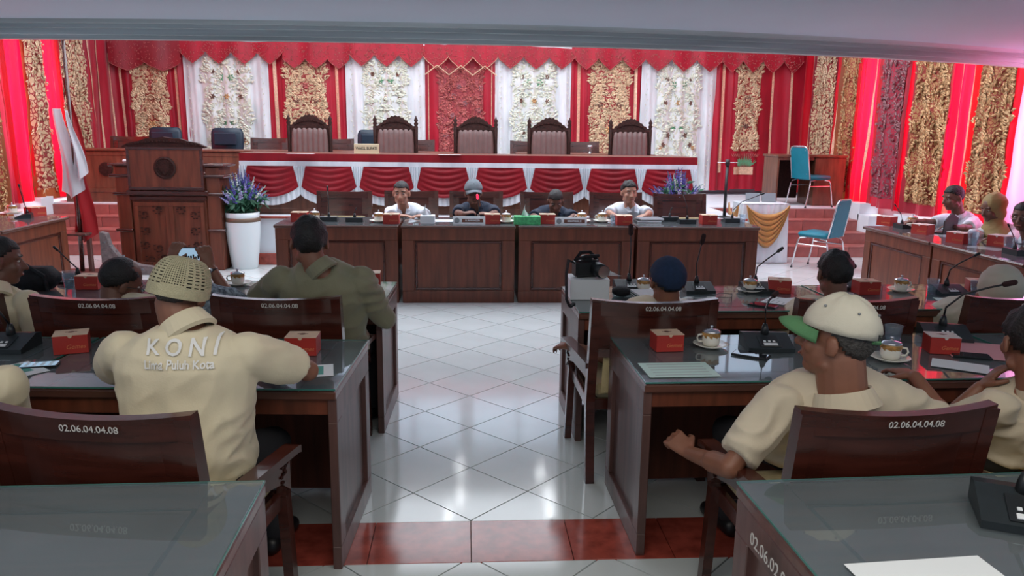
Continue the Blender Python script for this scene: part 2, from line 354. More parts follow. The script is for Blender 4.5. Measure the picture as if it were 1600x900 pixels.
for x, y, lb in ((-0.1, 12.7, 'small round ceiling lamp over the stage centre, mirrored in the floor tiles'), (-0.12, 13.9, 'small round ceiling lamp nearest the middle of the back wall'), (1.42, 12.1, 'small round ceiling lamp right of centre, front one'), (1.46, 12.75, 'small round ceiling lamp right of centre, middle one'), (1.40, 13.6, 'small round ceiling lamp right of centre, rear one'), (-0.3, 12.0, 'small round ceiling lamp just left of centre')):
    t = thing('ceiling_lamp', lb, 'lamp', (x, y, 4.65)); b = B(); lathe(b, [(0.075, 0), (0.085, -0.01), (0.085, -0.03), (0.065, -0.03)], 20); obj('ring', b, M['silver'], t); b = B(); lathe(b, [(0.062, -0.026), (0.062, -0.036)], 20); obj('glowing_disc', b, lamp_m, t)
def side_wall(s, wins, nm):
    x = 6.62 * s; b = B(); ya = 5.0; y = ya
    for (w0, w1) in sorted(wins) + [(14.7, 14.7)]:
        if w0 > y: box(b, (x, (y + w0) / 2, 2.3), (0.14, w0 - y, 4.7))
        if w1 > w0: box(b, (x, (w0 + w1) / 2, 0.45), (0.14, w1 - w0, 1.0)); box(b, (x, (w0 + w1) / 2, 3.87), (0.14, w1 - w0, 1.64))
        y = w1
    obj('wall_' + nm, b, M['white_wall'], kind='structure')
    for i, (w0, w1) in enumerate(wins):
        wo = B(); 
        for yy in (w0 + 0.03, (w0 + w1) / 2, w1 - 0.03): box(wo, (x, yy, 2.0), (0.08, 0.05, 2.1))
        for zz in (0.97, 3.03): box(wo, (x, (w0 + w1) / 2, zz), (0.08, w1 - w0, 0.05))
        f = obj('window_%d' % (i + 1 + (3 if s > 0 else 0)), wo, M['white_wall'], kind='structure')
side_wall(-1, [(8.2, 9.6), (10.6, 12.9)], 'left')
side_wall(1, [(6.9, 8.3), (8.9, 10.1), (11.1, 12.6)], 'right')

# ---------------------------------------------------------------- stage and stairs
bm = B()
box(bm, (0, 13.2, ST / 2), (12.9, 2.86, ST)); box(bm, (-0.07, 10.98, ST / 2), (7.65, 1.62, ST))
stage = obj('stage_platform', bm, M['white_wall'], kind='structure')
bm = B(); box(bm, (-0.07, 10.155, 0.075), (7.67, 0.03, 0.15), 0.004); box(bm, (-0.07, 10.15, ST - 0.015), (7.7, 0.05, 0.03), 0.004); obj('trim_2', bm, M['granite'], kind='structure')
def stairs(x0, x1, nm):
    b = B()
    for k in range(4): box(b, ((x0 + x1) / 2, 10.89 + 0.3 * k + (11.765 - 10.89 - 0.3 * k) / 2 if k < 3 else 11.79, 0.08 + 0.16 * k - 0.005), (x1 - x0 - 0.01, 11.765 - 10.89 - 0.3 * k if k < 3 else 0.02, 0.16 - 0.012))
    st = obj(nm, b, M['grout'], kind='structure'); n = int(round((x1 - x0) / 0.45)); wd = (x1 - x0) / n
    for k in range(4):
        for i in range(n):
            cx = x0 + wd * (i + 0.5)
            b = B(); box(b, (0, 0, 0), (wd - 0.005, 0.02, 0.145), 0.002); obj('riser_tile', b, M['riser'], st, loc=(cx, 10.88 + 0.3 * k - (0.025 if k == 3 else 0), 0.072 + 0.16 * k))
            if k < 3: b = B(); box(b, (0, 0, 0), (wd - 0.005, 0.315, 0.016), 0.003); obj('tread_tile', b, M['riser'], st, loc=(cx, 11.02 + 0.3 * k, 0.152 + 0.16 * k))
stairs(3.78, 6.05, 'stairs_right'); stairs(-6.2, -3.93, 'stairs_left')
for s, nm in ((1, 'trim_3'), (-1, 'trim_4')):
    bm = B()
    for k in range(4): box(bm, (s * 6.2 - 0.05, 10.72 + 0.3 * k, 0.13 + 0.16 * k), (0.3, 0.34, 0.30 + 0.32 * k if k < 0 else 0.26), 0.004)
    box(bm, (s * 6.3 - 0.05, 9.9, 0.3), (0.32, 1.5, 0.74), 0.004)
    obj(nm, bm, M['white_wall'], kind='structure')

# ---------------------------------------------------------------- curtains
def hang(u0, u1, base, nfold, amp, ph):
    """point on a hanging folded cloth between wall points u0 and u1"""
    a, b = V(u0), V(u1); L = (b - a).length; t = (b - a) / L; n = V((t.y, -t.x, 0))
    if n.y > 0 and abs(n.y) > 0.5: n = -n
    if abs(n.x) > 0.5 and n.x * a.x > 0: n = -n
    def f(s, z):
        am = amp * (0.45 + 0.55 * min(1, max(0, (3.3 - z) / 2.4)))
        o = am * (math.sin(s / L * nfold * 2 * PI + ph) + 0.4 * math.sin(s / L * nfold * 4.7 * PI + 1.7 * ph + z * 1.1)) + 0.4 * am * noise.noise(V((s * 3, z * 2.2, ph * 9)))
        return a + t * s + n * (base + o) + V((0, 0, z))
    return f, L, n, t
def leafquad(bm, p, n, t, ang, ln, wd, mi=0, bulge=0.006):
    up = n.cross(t); d = t * math.cos(ang) + up * math.sin(ang); q = n.cross(d)
    a = bm.verts.new(p); m1 = bm.verts.new(p + d * ln * 0.5 + q * wd * 0.5 + n * bulge * 0.3); m2 = bm.verts.new(p + d * ln * 0.5 - q * wd * 0.5 + n * bulge * 0.3)
    c = bm.verts.new(p + d * ln + n * 0.001); k = bm.verts.new(p + d * ln * 0.5 + n * bulge)
    for f in ((a, m2, k), (a, k, m1), (m1, k, c), (k, m2, c)): bm.faces.new(f).material_index = mi
def flower(bm, p, n, t, r, mi, petals=6):
    for i in range(petals): leafquad(bm, p, n, t, 2 * PI * i / petals, r, r * 0.55, mi, 0.012)
def lace(f, n, t, L, za, zb, s0, s1, m, parent, count, seed, ln=0.075, extra=None, flowers=(), name='lace_applique'):
    r = random.Random(seed); b = B(); cs = (s0 + s1) / 2; hw = (s1 - s0) / 2
    for i in range(count // 2):
        ds = r.random() ** 0.8 * hw; z = za + (zb - za) * r.random()
        ang = PI / 2 + math.sin(z * 9 + ds * 16) * 1.5 + r.uniform(-0.4, 0.4); l = ln * r.uniform(0.6, 1.25)
        for sgn in (1, -1):
            s = cs + sgn * ds; a2 = ang if sgn > 0 else PI - ang
            p = f(s, z) + n * 0.022; leafquad(b, p, n, t, a2, l, l * 0.42, 0, 0.014)
    key = [k_ for k_ in GROUND if M[k_] is m][0]; gb = B(); grid(gb, lambda u, v: f(s0 + (s1 - s0) * u, za + (zb - za) * v) + n * (0.012 + 0.004 * math.sin(v * 40)), 24, 40); obj('lace_ground', gb, GROUND[key], parent, smooth=True)
    mats = [m]
    for (fs, fz, fr, fm) in flowers:
        if fm not in mats: mats.append(fm)
        flower(b, f(cs + fs, fz) + n * 0.022, n, t, fr, mats.index(fm))
    return obj(name, b, mats, parent, kind='stuff')
def ground_mat(name, c1, c2, sc_=16, thr=0.10):
    m = mat(name, c1, 0.5, 0.15); nt = m.node_tree; N = nt.nodes; L = nt.links; b = N['Principled BSDF']
    tc = N.new('ShaderNodeTexCoord'); n = N.new('ShaderNodeTexNoise'); n.inputs['Scale'].default_value = 5; mx = N.new('ShaderNodeMixRGB'); mx.inputs[0].default_value = 0.12
    v = N.new('ShaderNodeTexVoronoi'); v.feature = 'DISTANCE_TO_EDGE'; v.inputs['Scale'].default_value = sc_; r = N.new('ShaderNodeValToRGB'); r.color_ramp.interpolation = 'CONSTANT'
    r.color_ramp.elements[0].color = (*c2, 1); r.color_ramp.elements[1].color = (*c1, 1); r.color_ramp.elements[1].position = thr
    L.new(tc.outputs['Object'], mx.inputs[1]); L.new(tc.outputs['Object'], n.inputs[0]); L.new(n.outputs['Color'], mx.inputs[2]); L.new(mx.outputs[0], v.inputs[0]); L.new(v.outputs[0], r.inputs[0]); L.new(r.outputs[0], b.inputs['Base Color']); return m
GROUND = {'gold_lace': ground_mat('gold_lace_ground', (0.60, 0.42, 0.25), (0.30, 0.03, 0.03)), 'gold_deep': ground_mat('deep_gold_ground', (0.44, 0.22, 0.08), (0.30, 0.03, 0.02), 24), 'cream_lace': ground_mat('cream_lace_ground', (0.62, 0.64, 0.52), (0.72, 0.74, 0.72), 9, 0.2),
    'red_lace': ground_mat('rose_lace_ground', (0.40, 0.07, 0.07), (0.26, 0.03, 0.04), 15), 'plum_lace': ground_mat('plum_lace_ground', (0.26, 0.07, 0.09), (0.42, 0.01, 0.04), 22)}
def panel(p0, p1, m, label, nfold=3, amp=0.03, base=0.0, ph=0, z0=0.70, z1=3.26, nx=None, name='wall_drape', group='drapes hung along the stage walls'):
    f, L, n, t = hang((p0[0], p0[1], 0), (p1[0], p1[1], 0), base, nfold, amp, ph); b = B()
    nx = nx or max(12, int(nfold * 20)); wob = rnd.random() * 9
    def g(u, v):
        z = z0 + (z1 - z0) * v
        if v > 0.99: z += 0.03 * noise.noise(V((u * 5, wob, 0)))
        return f(u * L, z)
    grid(b, g, nx, 30)
    o = obj(name, b, m, smooth=True); tag(o, label, 'curtain', group)
    return o, f, L, n, t
YB = 14.3
def ribbon(o, f, n, s, za, zb, w_=0.035, tilt=0.0, m='gold_ribbon'):
    b = B(); grid(b, lambda u, v: f(s + (u - 0.5) * w_ + tilt * (v - 0.5), za + (zb - za) * v) + n * 0.012, 2, 22); return obj('ribbon', b, M[m], o, smooth=True)
# x edges on the back wall, kind
segs = [(-6.28, -5.85, 'r2'), (-5.85, -5.2, 'gold'), (-5.2, -4.92, 'r1'), (-4.92, -3.5, 'white'), (-3.5, -3.22, 'r1'), (-3.22, -2.45, 'gold'), (-2.45, -2.12, 'r1'), (-2.12, -0.76, 'white'),
        (-0.76, 0.53, 'rose'), (0.53, 1.9, 'white'), (1.9, 2.2, 'r1'), (2.2, 2.98, 'gold'), (2.98, 3.18, 'r1'), (3.18, 4.52, 'white'), (4.52, 4.9, 'r1'), (4.9, 5.42, 'goldfan'), (5.42, 6.28, 'r2')]
names = {'r1': 'red satin strip with one gold ribbon', 'r2': 'red satin corner drape with gold ribbons', 'gold': 'pale gold lace panel on red satin', 'white': 'white satin drape with pale flowers',
         'rose': 'red drape with rose lace behind the middle leather chair', 'goldfan': 'gold lace panel with a green fan at its foot'}
where = {-6.28: 'at the left corner of the back wall', -5.85: 'nearest the left corner', -5.2: 'left of the leftmost white drape', -4.92: 'leftmost white one, behind second dark blue chair', -3.5: 'right of leftmost white drape',
         -3.22: 'behind leftmost leather chair', -2.45: 'right of the leftmost leather chair', -2.12: 'behind the second leather chair from the left', 0.53: 'behind the fourth leather chair from the left', 1.9: 'right of the fourth leather chair',
         2.2: 'behind the rightmost leather chair', 2.98: 'right of the rightmost leather chair', 3.18: 'right of the leather chairs, rightmost white one', 4.52: 'right of the rightmost white drape', 5.42: 'at the right corner of the back wall'}
for i, (xa, xb, k) in enumerate(segs):
    lab = names[k] + ((', ' + where[xa]) if xa in where else '')
    m = {'white': M['white_cloth']}.get(k, M['red_cloth']); wd = xb - xa
    o, f, L, n, t = panel((xa - 0.02, YB), (xb + 0.02, YB), m, lab, nfold={'white': 5, 'rose': 3}.get(k, 1.5), amp=0.02 if k in ('gold', 'goldfan') else 0.032, base=0.05 + 0.02 * (i % 2), ph=i * 1.3, z0=0.72 if k != 'goldfan' else 0.75)
    if k == 'gold':
        lace(f, n, t, L, 0.9, 3.1, 0.05, L - 0.05, M['gold_lace'], o, 1500, i, 0.075, flowers=[(s * wd * 0.22, z, 0.06, M['brown_flower']) for s in (-1, 1) for z in (1.35, 2.25)] + [(0, 1.8, 0.09, M['gold_deep']), (0, 2.5, 0.07, M['red_lace'])])
    elif k == 'goldfan':
        lace(f, n, t, L, 1.45, 3.1, 0.05, L - 0.08, M['gold_lace'], o, 900, i, 0.07, flowers=[(0, z, 0.06, M['brown_flower']) for z in (1.9, 2.4)])
        b = B()
        for q in range(15):
            leafquad(b, f(L / 2 + (q - 7) * 0.012, 1.16) + n * 0.02, n, t, PI / 2 - (q - 7) * 0.13, 0.22 - abs(q - 7) * 0.004, 0.03, 0); leafquad(b, f(L / 2 + (q - 7) * 0.03, 1.33) + n * 0.02, n, t, PI / 2 - (q - 7) * 0.1, 0.1, 0.025, 1)
        obj('fan_applique', b, [M['green_leafp'], M['red_lace']], o)
        b = B(); grid(b, lambda u, v: f(0.08 + u * (L - 0.2), 1.02 + 0.14 * v) + n * 0.014, 6, 2); obj('gold_hem', b, M['gold_ribbon'], o)
    elif k == 'white':
        fl = [(s * d, z, r_, mm) for (d, z, r_, mm) in ((0.26, 1.55, 0.06, M['brown_flower']), (0.17, 1.72, 0.06, M['brown_flower']), (0.24, 2.3, 0.055, M['brown_flower']), (0.0001, 2.3, 0.06, M['gold_deep']), (0.30, 1.5, 0.05, M['gold_deep']), (0.09, 2.62, 0.07, M['green_leafp']), (0.07, 1.85, 0.05, M['green_leafp']), (0.22, 2.72, 0.05, M['brown_flower'])) for s in (-1, 1)]
        lace(f, n, t, L, 0.95, 2.95, L * 0.22, L * 0.78, M['cream_lace'], o, 900, i, 0.085, flowers=fl)
        b = B()
        for s in (0.1, L - 0.1):
            for q in range(26): leafquad(b, f(s, 0.8 + q * 0.09) + n * 0.018, n, t, PI / 2 + 0.5 * (-1) ** q, 0.05, 0.018)
        obj('border_embroidery', b, M['cream_lace'], o, kind='stuff')
    elif k == 'rose':
        lace(f, n, t, L, 0.85, 2.85, 0.28, L - 0.25, M['red_lace'], o, 1100, i, 0.075, flowers=[(rnd.uniform(-0.36, 0.36), rnd.uniform(1, 2.7), 0.07, M['red_lace']) for _ in range(26)] + [(rnd.uniform(-0.36, 0.36), rnd.uniform(1.6, 2.7), 0.06, M['plum_lace']) for _ in range(12)])
        ribbon(o, f, n, 0.1, 0.75, 2.9, 0.012); ribbon(o, f, n, L - 0.1, 0.75, 2.9, 0.012)
    elif k == 'r1': ribbon(o, f, n, L * (0.5 if i < 9 else 0.45), 0.75 if i < 13 else 1.05, 3.0, 0.05 if wd < 0.3 else 0.055, tilt=-0.03)
    else: ribbon(o, f, n, L * 0.25, 0.75, 3.0, 0.04, -0.06); ribbon(o, f, n, L * 0.62, 0.75, 3.0, 0.04, -0.06)
# valance pieces with pointed lower edge
def valance(xa, xb, per, label, m, zt=3.24, zb=2.98, tip=0.2, edge=None):
    b = B(); wd = xb - xa; n = max(1, round(wd / per)); nx = n * 10
    def zlow(u):
        q = (u * n) % 1; return zb - tip * (1 - abs(2 * q - 1)) ** 0.8 + tip * 0.35
    def g(u, v):
        x = xa + wd * u; z0_ = zlow(u); z = z0_ + (zt + 0.02 * math.sin(x * 2.1) - z0_) * v
        return V((x, YB - 0.16 - 0.02 * math.sin(x * 9) - 0.012 * math.sin(u * n * 2 * PI), z))
    grid(b, g, nx, 5); o = obj('valance', b, m, smooth=True); tag(o, label, 'valance', 'pointed red valances over the stage drapes')
    b = B(); r = random.Random(int(xa * 10) + 99)
    for _ in range(int(wd * 150)):
        u = r.random(); v = r.uniform(0.05, 0.95) ** 1.4; leafquad(b, g(u, v) + V((0, -0.012, 0)), V((0, -1, 0)), V((1, 0, 0)), r.uniform(0, 6), 0.035, 0.014)
    obj('gold_thread_work', b, M['red_lace'], o, kind='stuff')
    b = B(); nn = nx; tube(b, [g(i / nn, 0) + V((0, -0.01, 0)) for i in range(nn + 1)], 0.006, 4); obj('gold_edge', b, M['gold_ribbon' if edge else 'red_lace'], o)
    return o
valance(-4.95, -3.2, 0.44, 'red pointed valance over the leftmost white drape', M['red_cloth'])
valance(-3.2, -2.05, 0.38, 'red valance over the gold lace left of the second leather chair', M['red_cloth'], 3.26, 2.9, 0.16)
valance(-2.05, -0.76, 0.43, 'red pointed valance over the second white drape from the left', M['red_cloth'], 3.26)
valance(-0.76, 0.55, 0.43, 'red pointed valance with gold zigzag cord over the rose drape', M['red_cloth'], 3.23, 2.96, 0.2, True)
valance(0.55, 1.92, 0.45, 'red pointed valance over the third white drape from the left', M['red_cloth'], 3.22)
valance(1.92, 3.2, 0.42, 'red pointed valance over the gold lace behind rightmost leather chair', M['red_cloth'], 3.26)
valance(3.2, 4.6, 0.42, 'red pointed valance over the rightmost white drape', M['red_cloth'], 3.26)
valance(4.6, 6.1, 0.40, 'red pointed valance over the green fan panel in the right corner', M['red_cloth'], 3.24)
valance(-6.15, -4.95, 0.6, 'dark red bunched valance in the left corner of back wall', M['red_dark'], 3.27, 2.8, 0.14)
b = B(); pts = [V((-0.73 + 0.21 * i, YB - 0.2, 2.72 if i % 2 == 0 else 2.88)) for i in range(7)]; tube(b, pts, 0.012, 5)
tag(obj('zigzag_cord', b, M['gold_ribbon'], smooth=False), 'gold zigzag cord hanging below the middle valance', 'cord')
# side wall drapes: (y from, y to, material, lace, label)
def side(s, ya, yb, m, lc, label, nf, cnt=0, ph=0.0, z0=0.7, ln=0.08, rib=()):
    o, f, L, n, t = panel((s * 6.2, ya + 0.05), (s * 6.2, yb - 0.05), m, label, nf, 0.05, 0.03 * (1 if cnt else 0), ph, z0, 3.3 if s > 0 else 3.2, group='drapes hung along the stage walls')
    if cnt: lace(f, n, t, L, z0 + 0.15, 3.2, L * 0.1, L * 0.9, lc, o, cnt, int(ya * 10), ln)
    for r_ in rib: ribbon(o, f, n, L * r_, z0, 3.2, 0.03, 0.05)
side(1, 14.2, 13.75, M['red_side'], None, 'red sheer drape in the right corner beside the fan panel', 1, ph=1, rib=(0.5,))
side(1, 13.75, 12.95, M['maroon_side'], M['gold_lace'], 'pale gold lace side drape above the brown desk on stage', 1.5, 900, 2)
side(1, 12.95, 12.75, M['red_side'], None, 'narrow red strip between two lace side drapes above the desk', 1, rib=(0.5,))
side(1, 12.75, 12.2, M['orange_side'], M['gold_deep'], 'amber lace side drape above right end of stage desk', 1.5, 500, 3)
side(1, 12.2, 11.5, M['red_side'], None, 'bright red glowing side drape right of the stage desk', 3, ph=1.2, rib=(0.3, 0.7))
side(1, 11.5, 10.75, M['maroon_side'], M['plum_lace'], 'dull plum lace side drape on the right wall', 2, 900, 2)
side(1, 10.75, 10.55, M['red_side'], None, 'narrow red strip right of the plum lace drape', 1, ph=1)
side(1, 10.55, 9.75, M['maroon_side'], M['gold_deep'], 'gold leaf lace side drape left of the seated man in white', 2, 1900, 1.2, ln=0.085)
side(1, 9.75, 9.25, M['red_side'], None, 'bright red side drape behind the head of the man in white', 2.5, rib=(0.25, 0.65), ph=0.4)
side(1, 9.25, 8.5, M['red_side'], M['gold_deep'], 'gold leaf lace side drape above the woman in the olive veil', 2, 1700, 2.2, ln=0.085)
side(1, 8.5, 7.4, M['pink_side'], None, 'pale pink sheer drape at the right edge', 2, ph=0.6)
side(1, 7.4, 6.5, M['red_side'], None, 'red side drape on the right wall beyond the photo edge, farther one', 2.5, ph=1.1, z0=0.3, rib=(0.5,))
side(1, 6.5, 5.3, M['maroon_side'], None, 'maroon side drape on the right wall beyond the photo edge', 3, ph=0.2, z0=0.3, rib=(0.5,))
side(-1, 9.6, 8.0, M['red_side'], None, 'red side drape on the left wall beyond the photo edge', 4, ph=0.9, z0=0.3, rib=(0.3, 0.7))
side(-1, 14.2, 13.3, M['red_cloth'], None, 'red side drape with gold ribbon near the left corner', 1.5, rib=(0.4, 0.8))
side(-1, 13.3, 12.5, M['maroon_side'], M['gold_lace'], 'pale gold lace side drape right of the flag', 1.5, 1000, 2)
side(-1, 12.5, 11.95, M['red_side'], None, 'bright red side drape behind the flag', 2.5, ph=0.5, rib=(0.3, 0.75))
side(-1, 11.95, 11.55, M['orange_side'], M['gold_lace'], 'narrow gold lace side drape left of the flag', 1.5, 400, 1)
side(-1, 11.55, 11.05, M['red_side'], None, 'bright red glowing side drape left of the flag', 2, ph=2.4)
side(-1, 11.05, 10.75, M['maroon_side'], None, 'dark maroon bunched side drape at the left', 2, ph=1, rib=(0.5,))
side(-1, 10.75, 9.6, M['orange_side'], M['gold_deep'], 'gold and amber lace side drape at the left edge', 3, 1700, 0.4, z0=0.3)

# ---------------------------------------------------------------- desks
def frame_panel(bm_f, bm_p, w_, h_, cx, cz, y, rail=0.1, th=0.03, out=-1):
    """raised frame + recessed panel on a vertical face at y facing out"""
    for (x, z, sx, sz) in ((cx, cz + h_ / 2 - rail / 2, w_, rail), (cx, cz - h_ / 2 + rail / 2, w_, rail), (cx - w_ / 2 + rail / 2, cz, rail, h_ - 2 * rail), (cx + w_ / 2 - rail / 2, cz, rail, h_ - 2 * rail)):
        box(bm_f, (x, y + out * -th / 2, z), (sx, th, sz), 0.004)
    box(bm_p, (cx, y - out * (th * 0.5 + 0.008), cz), (w_ - 2 * rail + 0.01, th * 0.5, h_ - 2 * rail + 0.01))
def head_desk(w_, label, group, loc, rotz, h=0.82, dep=0.72):
    t = thing('panelled_desk', label, 'desk', loc, rotz, group)
    f, p = B(), B()
    frame_panel(f, p, w_, h - 0.04, 0, (h - 0.04) / 2, -dep / 2, 0.125)
    q = B(); frame_panel(q, p, w_ - 0.27, h - 0.31, 0, (h - 0.04) / 2, -dep / 2 + 0.006, 0.022, 0.02)
    obj('front_frame', f, M['wood_desk'], t); obj('front_panel', p, M['wood_desk'], t); obj('front_moulding', q, M['wood_dark'], t)
    for s in (-1, 1):
        b = B(); box(b, (s * (w_ / 2 - 0.012), 0.015, (h - 0.04) / 2), (0.024, dep - 0.035, h - 0.04), 0.003); obj('side_panel', b, M['wood_desk'], t)
    b = B(); box(b, (0, -0.01, h - 0.028), (w_ + 0.012, dep + 0.05, 0.028), 0.006); obj('desk_top', b, M['wood_top'], t)
    b = B(); box(b, (0, -0.01, h - 0.011), (w_ + 0.004, dep + 0.04, 0.006), 0.002); obj('glass_plate', b, M['glass'], t)
    b = B(); box(b, (0, 0.05, 0.55), (w_ - 0.06, dep - 0.2, 0.02)); obj('shelf', b, M['wood_desk'], t)
    return t
HY = 7.84 + 0.36
for x0, x1, lb in ((-1.93, -0.70, 'leftmost desk of the head table, before the empty chair beside white vase'), (-0.66, 0.495, 'head table desk in front of the man in grey cap'), (0.535, 1.74, 'head table desk with the green tissue box'), (1.775, 3.05, 'rightmost desk of the head table with two microphones at its end')):
    head_desk(x1 - x0, lb, 'head table desks', ((x0 + x1) / 2, HY, 0), 0)
for i, (y, lb) in enumerate(((7.6, 'side desk nearest the teal chair at right'), (6.34, 'side desk in front of the woman in olive veil'), (5.08, 'side desk at the right edge of the photo'))):
    head_desk(1.23, lb, 'right side desks', (4.4 + 0.36, y, 0), -PI / 2, h=0.79)
for i, (y, lb) in enumerate(((8.09, 'side desk at left beside the flag stand'), (6.83, 'side desk at the left edge behind the dark bag'))):
    head_desk(1.23, lb, 'left side desks', (-4.4 - 0.36, y, 0), PI / 2, h=0.79)

def hall_desk(w_, label, group, loc, rotz=0.0, num=False, h=0.79, dep=0.72):
    """open towards the sitter (-y), panelled sides, glass on top"""
    t = thing('hall_desk', label, 'desk', loc, rotz, group)
    for s in (-1, 1):
        f, p = B(), B(); H = h - 0.06
        x = s * (w_ / 2 - 0.012)
        for (y, z, sy, sz) in ((0, H - 0.05, dep - 0.03, 0.1), (0, 0.05, dep - 0.03, 0.1), (-dep / 2 + 0.06, H / 2, 0.09, H - 0.2), (dep / 2 - 0.06, H / 2, 0.09, H - 0.2)):
            box(f, (x - s * 0.006, y, z), (0.036, sy, sz), 0.003)
        box(p, (x - s * 0.014, 0, H / 2), (0.014, dep - 0.18, H - 0.18))
        fo = obj('side_frame', f, M['wood_side'], t); obj('side_panel', p, M['wood_side'], fo)
        if num and s < 0:
            text('02.06.02.04.08', 0.052, M['number'], t, (x - 0.018 - 0.006, 0.06, H - 0.05), (PI / 2, 0, -PI / 2), 'number_stencil')
    b = B(); box(b, (0, dep / 2 - 0.03, h / 2 - 0.02), (w_ - 0.06, 0.02, h - 0.1)); obj('modesty_panel', b, M['wood_desk'], t)
    b = B(); box(b, (0, -dep / 2 + 0.035, h - 0.095), (w_ - 0.06, 0.025, 0.07), 0.003); obj('apron_rail', b, M['wood_desk'], t)
    b = B(); box(b, (0, 0, h - 0.045), (w_, dep, 0.034), 0.005)
    for s in (-1, 1):
        box(b, (s * (w_ / 2 - 0.075), 0, h - 0.0265), (0.13, dep - 0.01, 0.004)); box(b, (0, s * (dep / 2 - 0.075), h - 0.0265), (w_ - 0.29, 0.13, 0.004))
    obj('desk_top', b, M['wood_top'], t)
    b = B(); box(b, (0, 0, h - 0.0265), (w_ - 0.308, dep - 0.308, 0.003)); obj('top_inlay', b, M['wood_top'], t)
    b = B(); box(b, (0, 0, h - 0.0278), (w_ - 0.284, dep - 0.284, 0.001)); obj('inlay_groove', b, M['recess'], t)
    b = B(); box(b, (0, 0, h - 0.019), (w_ - 0.004, dep - 0.004, 0.007), 0.0015); g = obj('glass_plate', b, M['glass'], t)
    b = B()
    for (cx, cy, sx, sy) in ((0, -dep / 2 + 0.001, w_, 0.002), (0, dep / 2 - 0.001, w_, 0.002), (-w_ / 2 + 0.001, 0, 0.002, dep), (w_ / 2 - 0.001, 0, 0.002, dep)): box(b, (cx, cy, h - 0.019), (sx, sy, 0.0065))
    obj('glass_edge', b, M['glass_edge'], g)
    return t
R_ = math.radians
hall_desk(1.26, 'second row desk left of aisle, with the kopiah man leaning on it', 'left block desks', (-0.485 - 0.63, 3.25, 0), R_(-3))
hall_desk(1.26, 'second row desk at the left edge with the phone and console', 'left block desks', (-0.485 - 1.91, 3.32, 0), R_(-4))
hall_desk(1.45, 'empty glass-topped desk in the lower left corner', 'left block desks', (-0.57 - 0.72, 1.70, 0), R_(1))
hall_desk(1.5, 'front row desk left of aisle, in front of the olive shirt man', 'left block desks', (-0.47 - 0.75, 4.68, 0), R_(-2))
hall_desk(1.5, 'front row desk at far left with water glass and dark bag', 'left block desks', (-0.47 - 2.26, 4.77, 0), R_(-4))
hall_desk(1.82, 'second row desk right of aisle, with the mint sheet under glass', 'right block desks', (0.70 + 0.92, 3.29, 0), R_(1))
hall_desk(1.8, 'second row desk at the right edge with pink paper', 'right block desks', (0.70 + 2.75, 3.31, 0), R_(1))
hall_desk(1.5, 'glass-topped desk in the lower right corner with stencilled number', 'right block desks', (0.79 + 0.75, 1.69, 0), R_(2), num=True)
hall_desk(1.6, 'front row desk right of aisle carrying the camera', 'right block desks', (0.62 + 0.8, 4.52, 0), R_(1))
hall_desk(1.7, 'front row desk at right with cups and ivory veiled woman', 'right block desks', (0.62 + 2.47, 4.58, 0), R_(2))

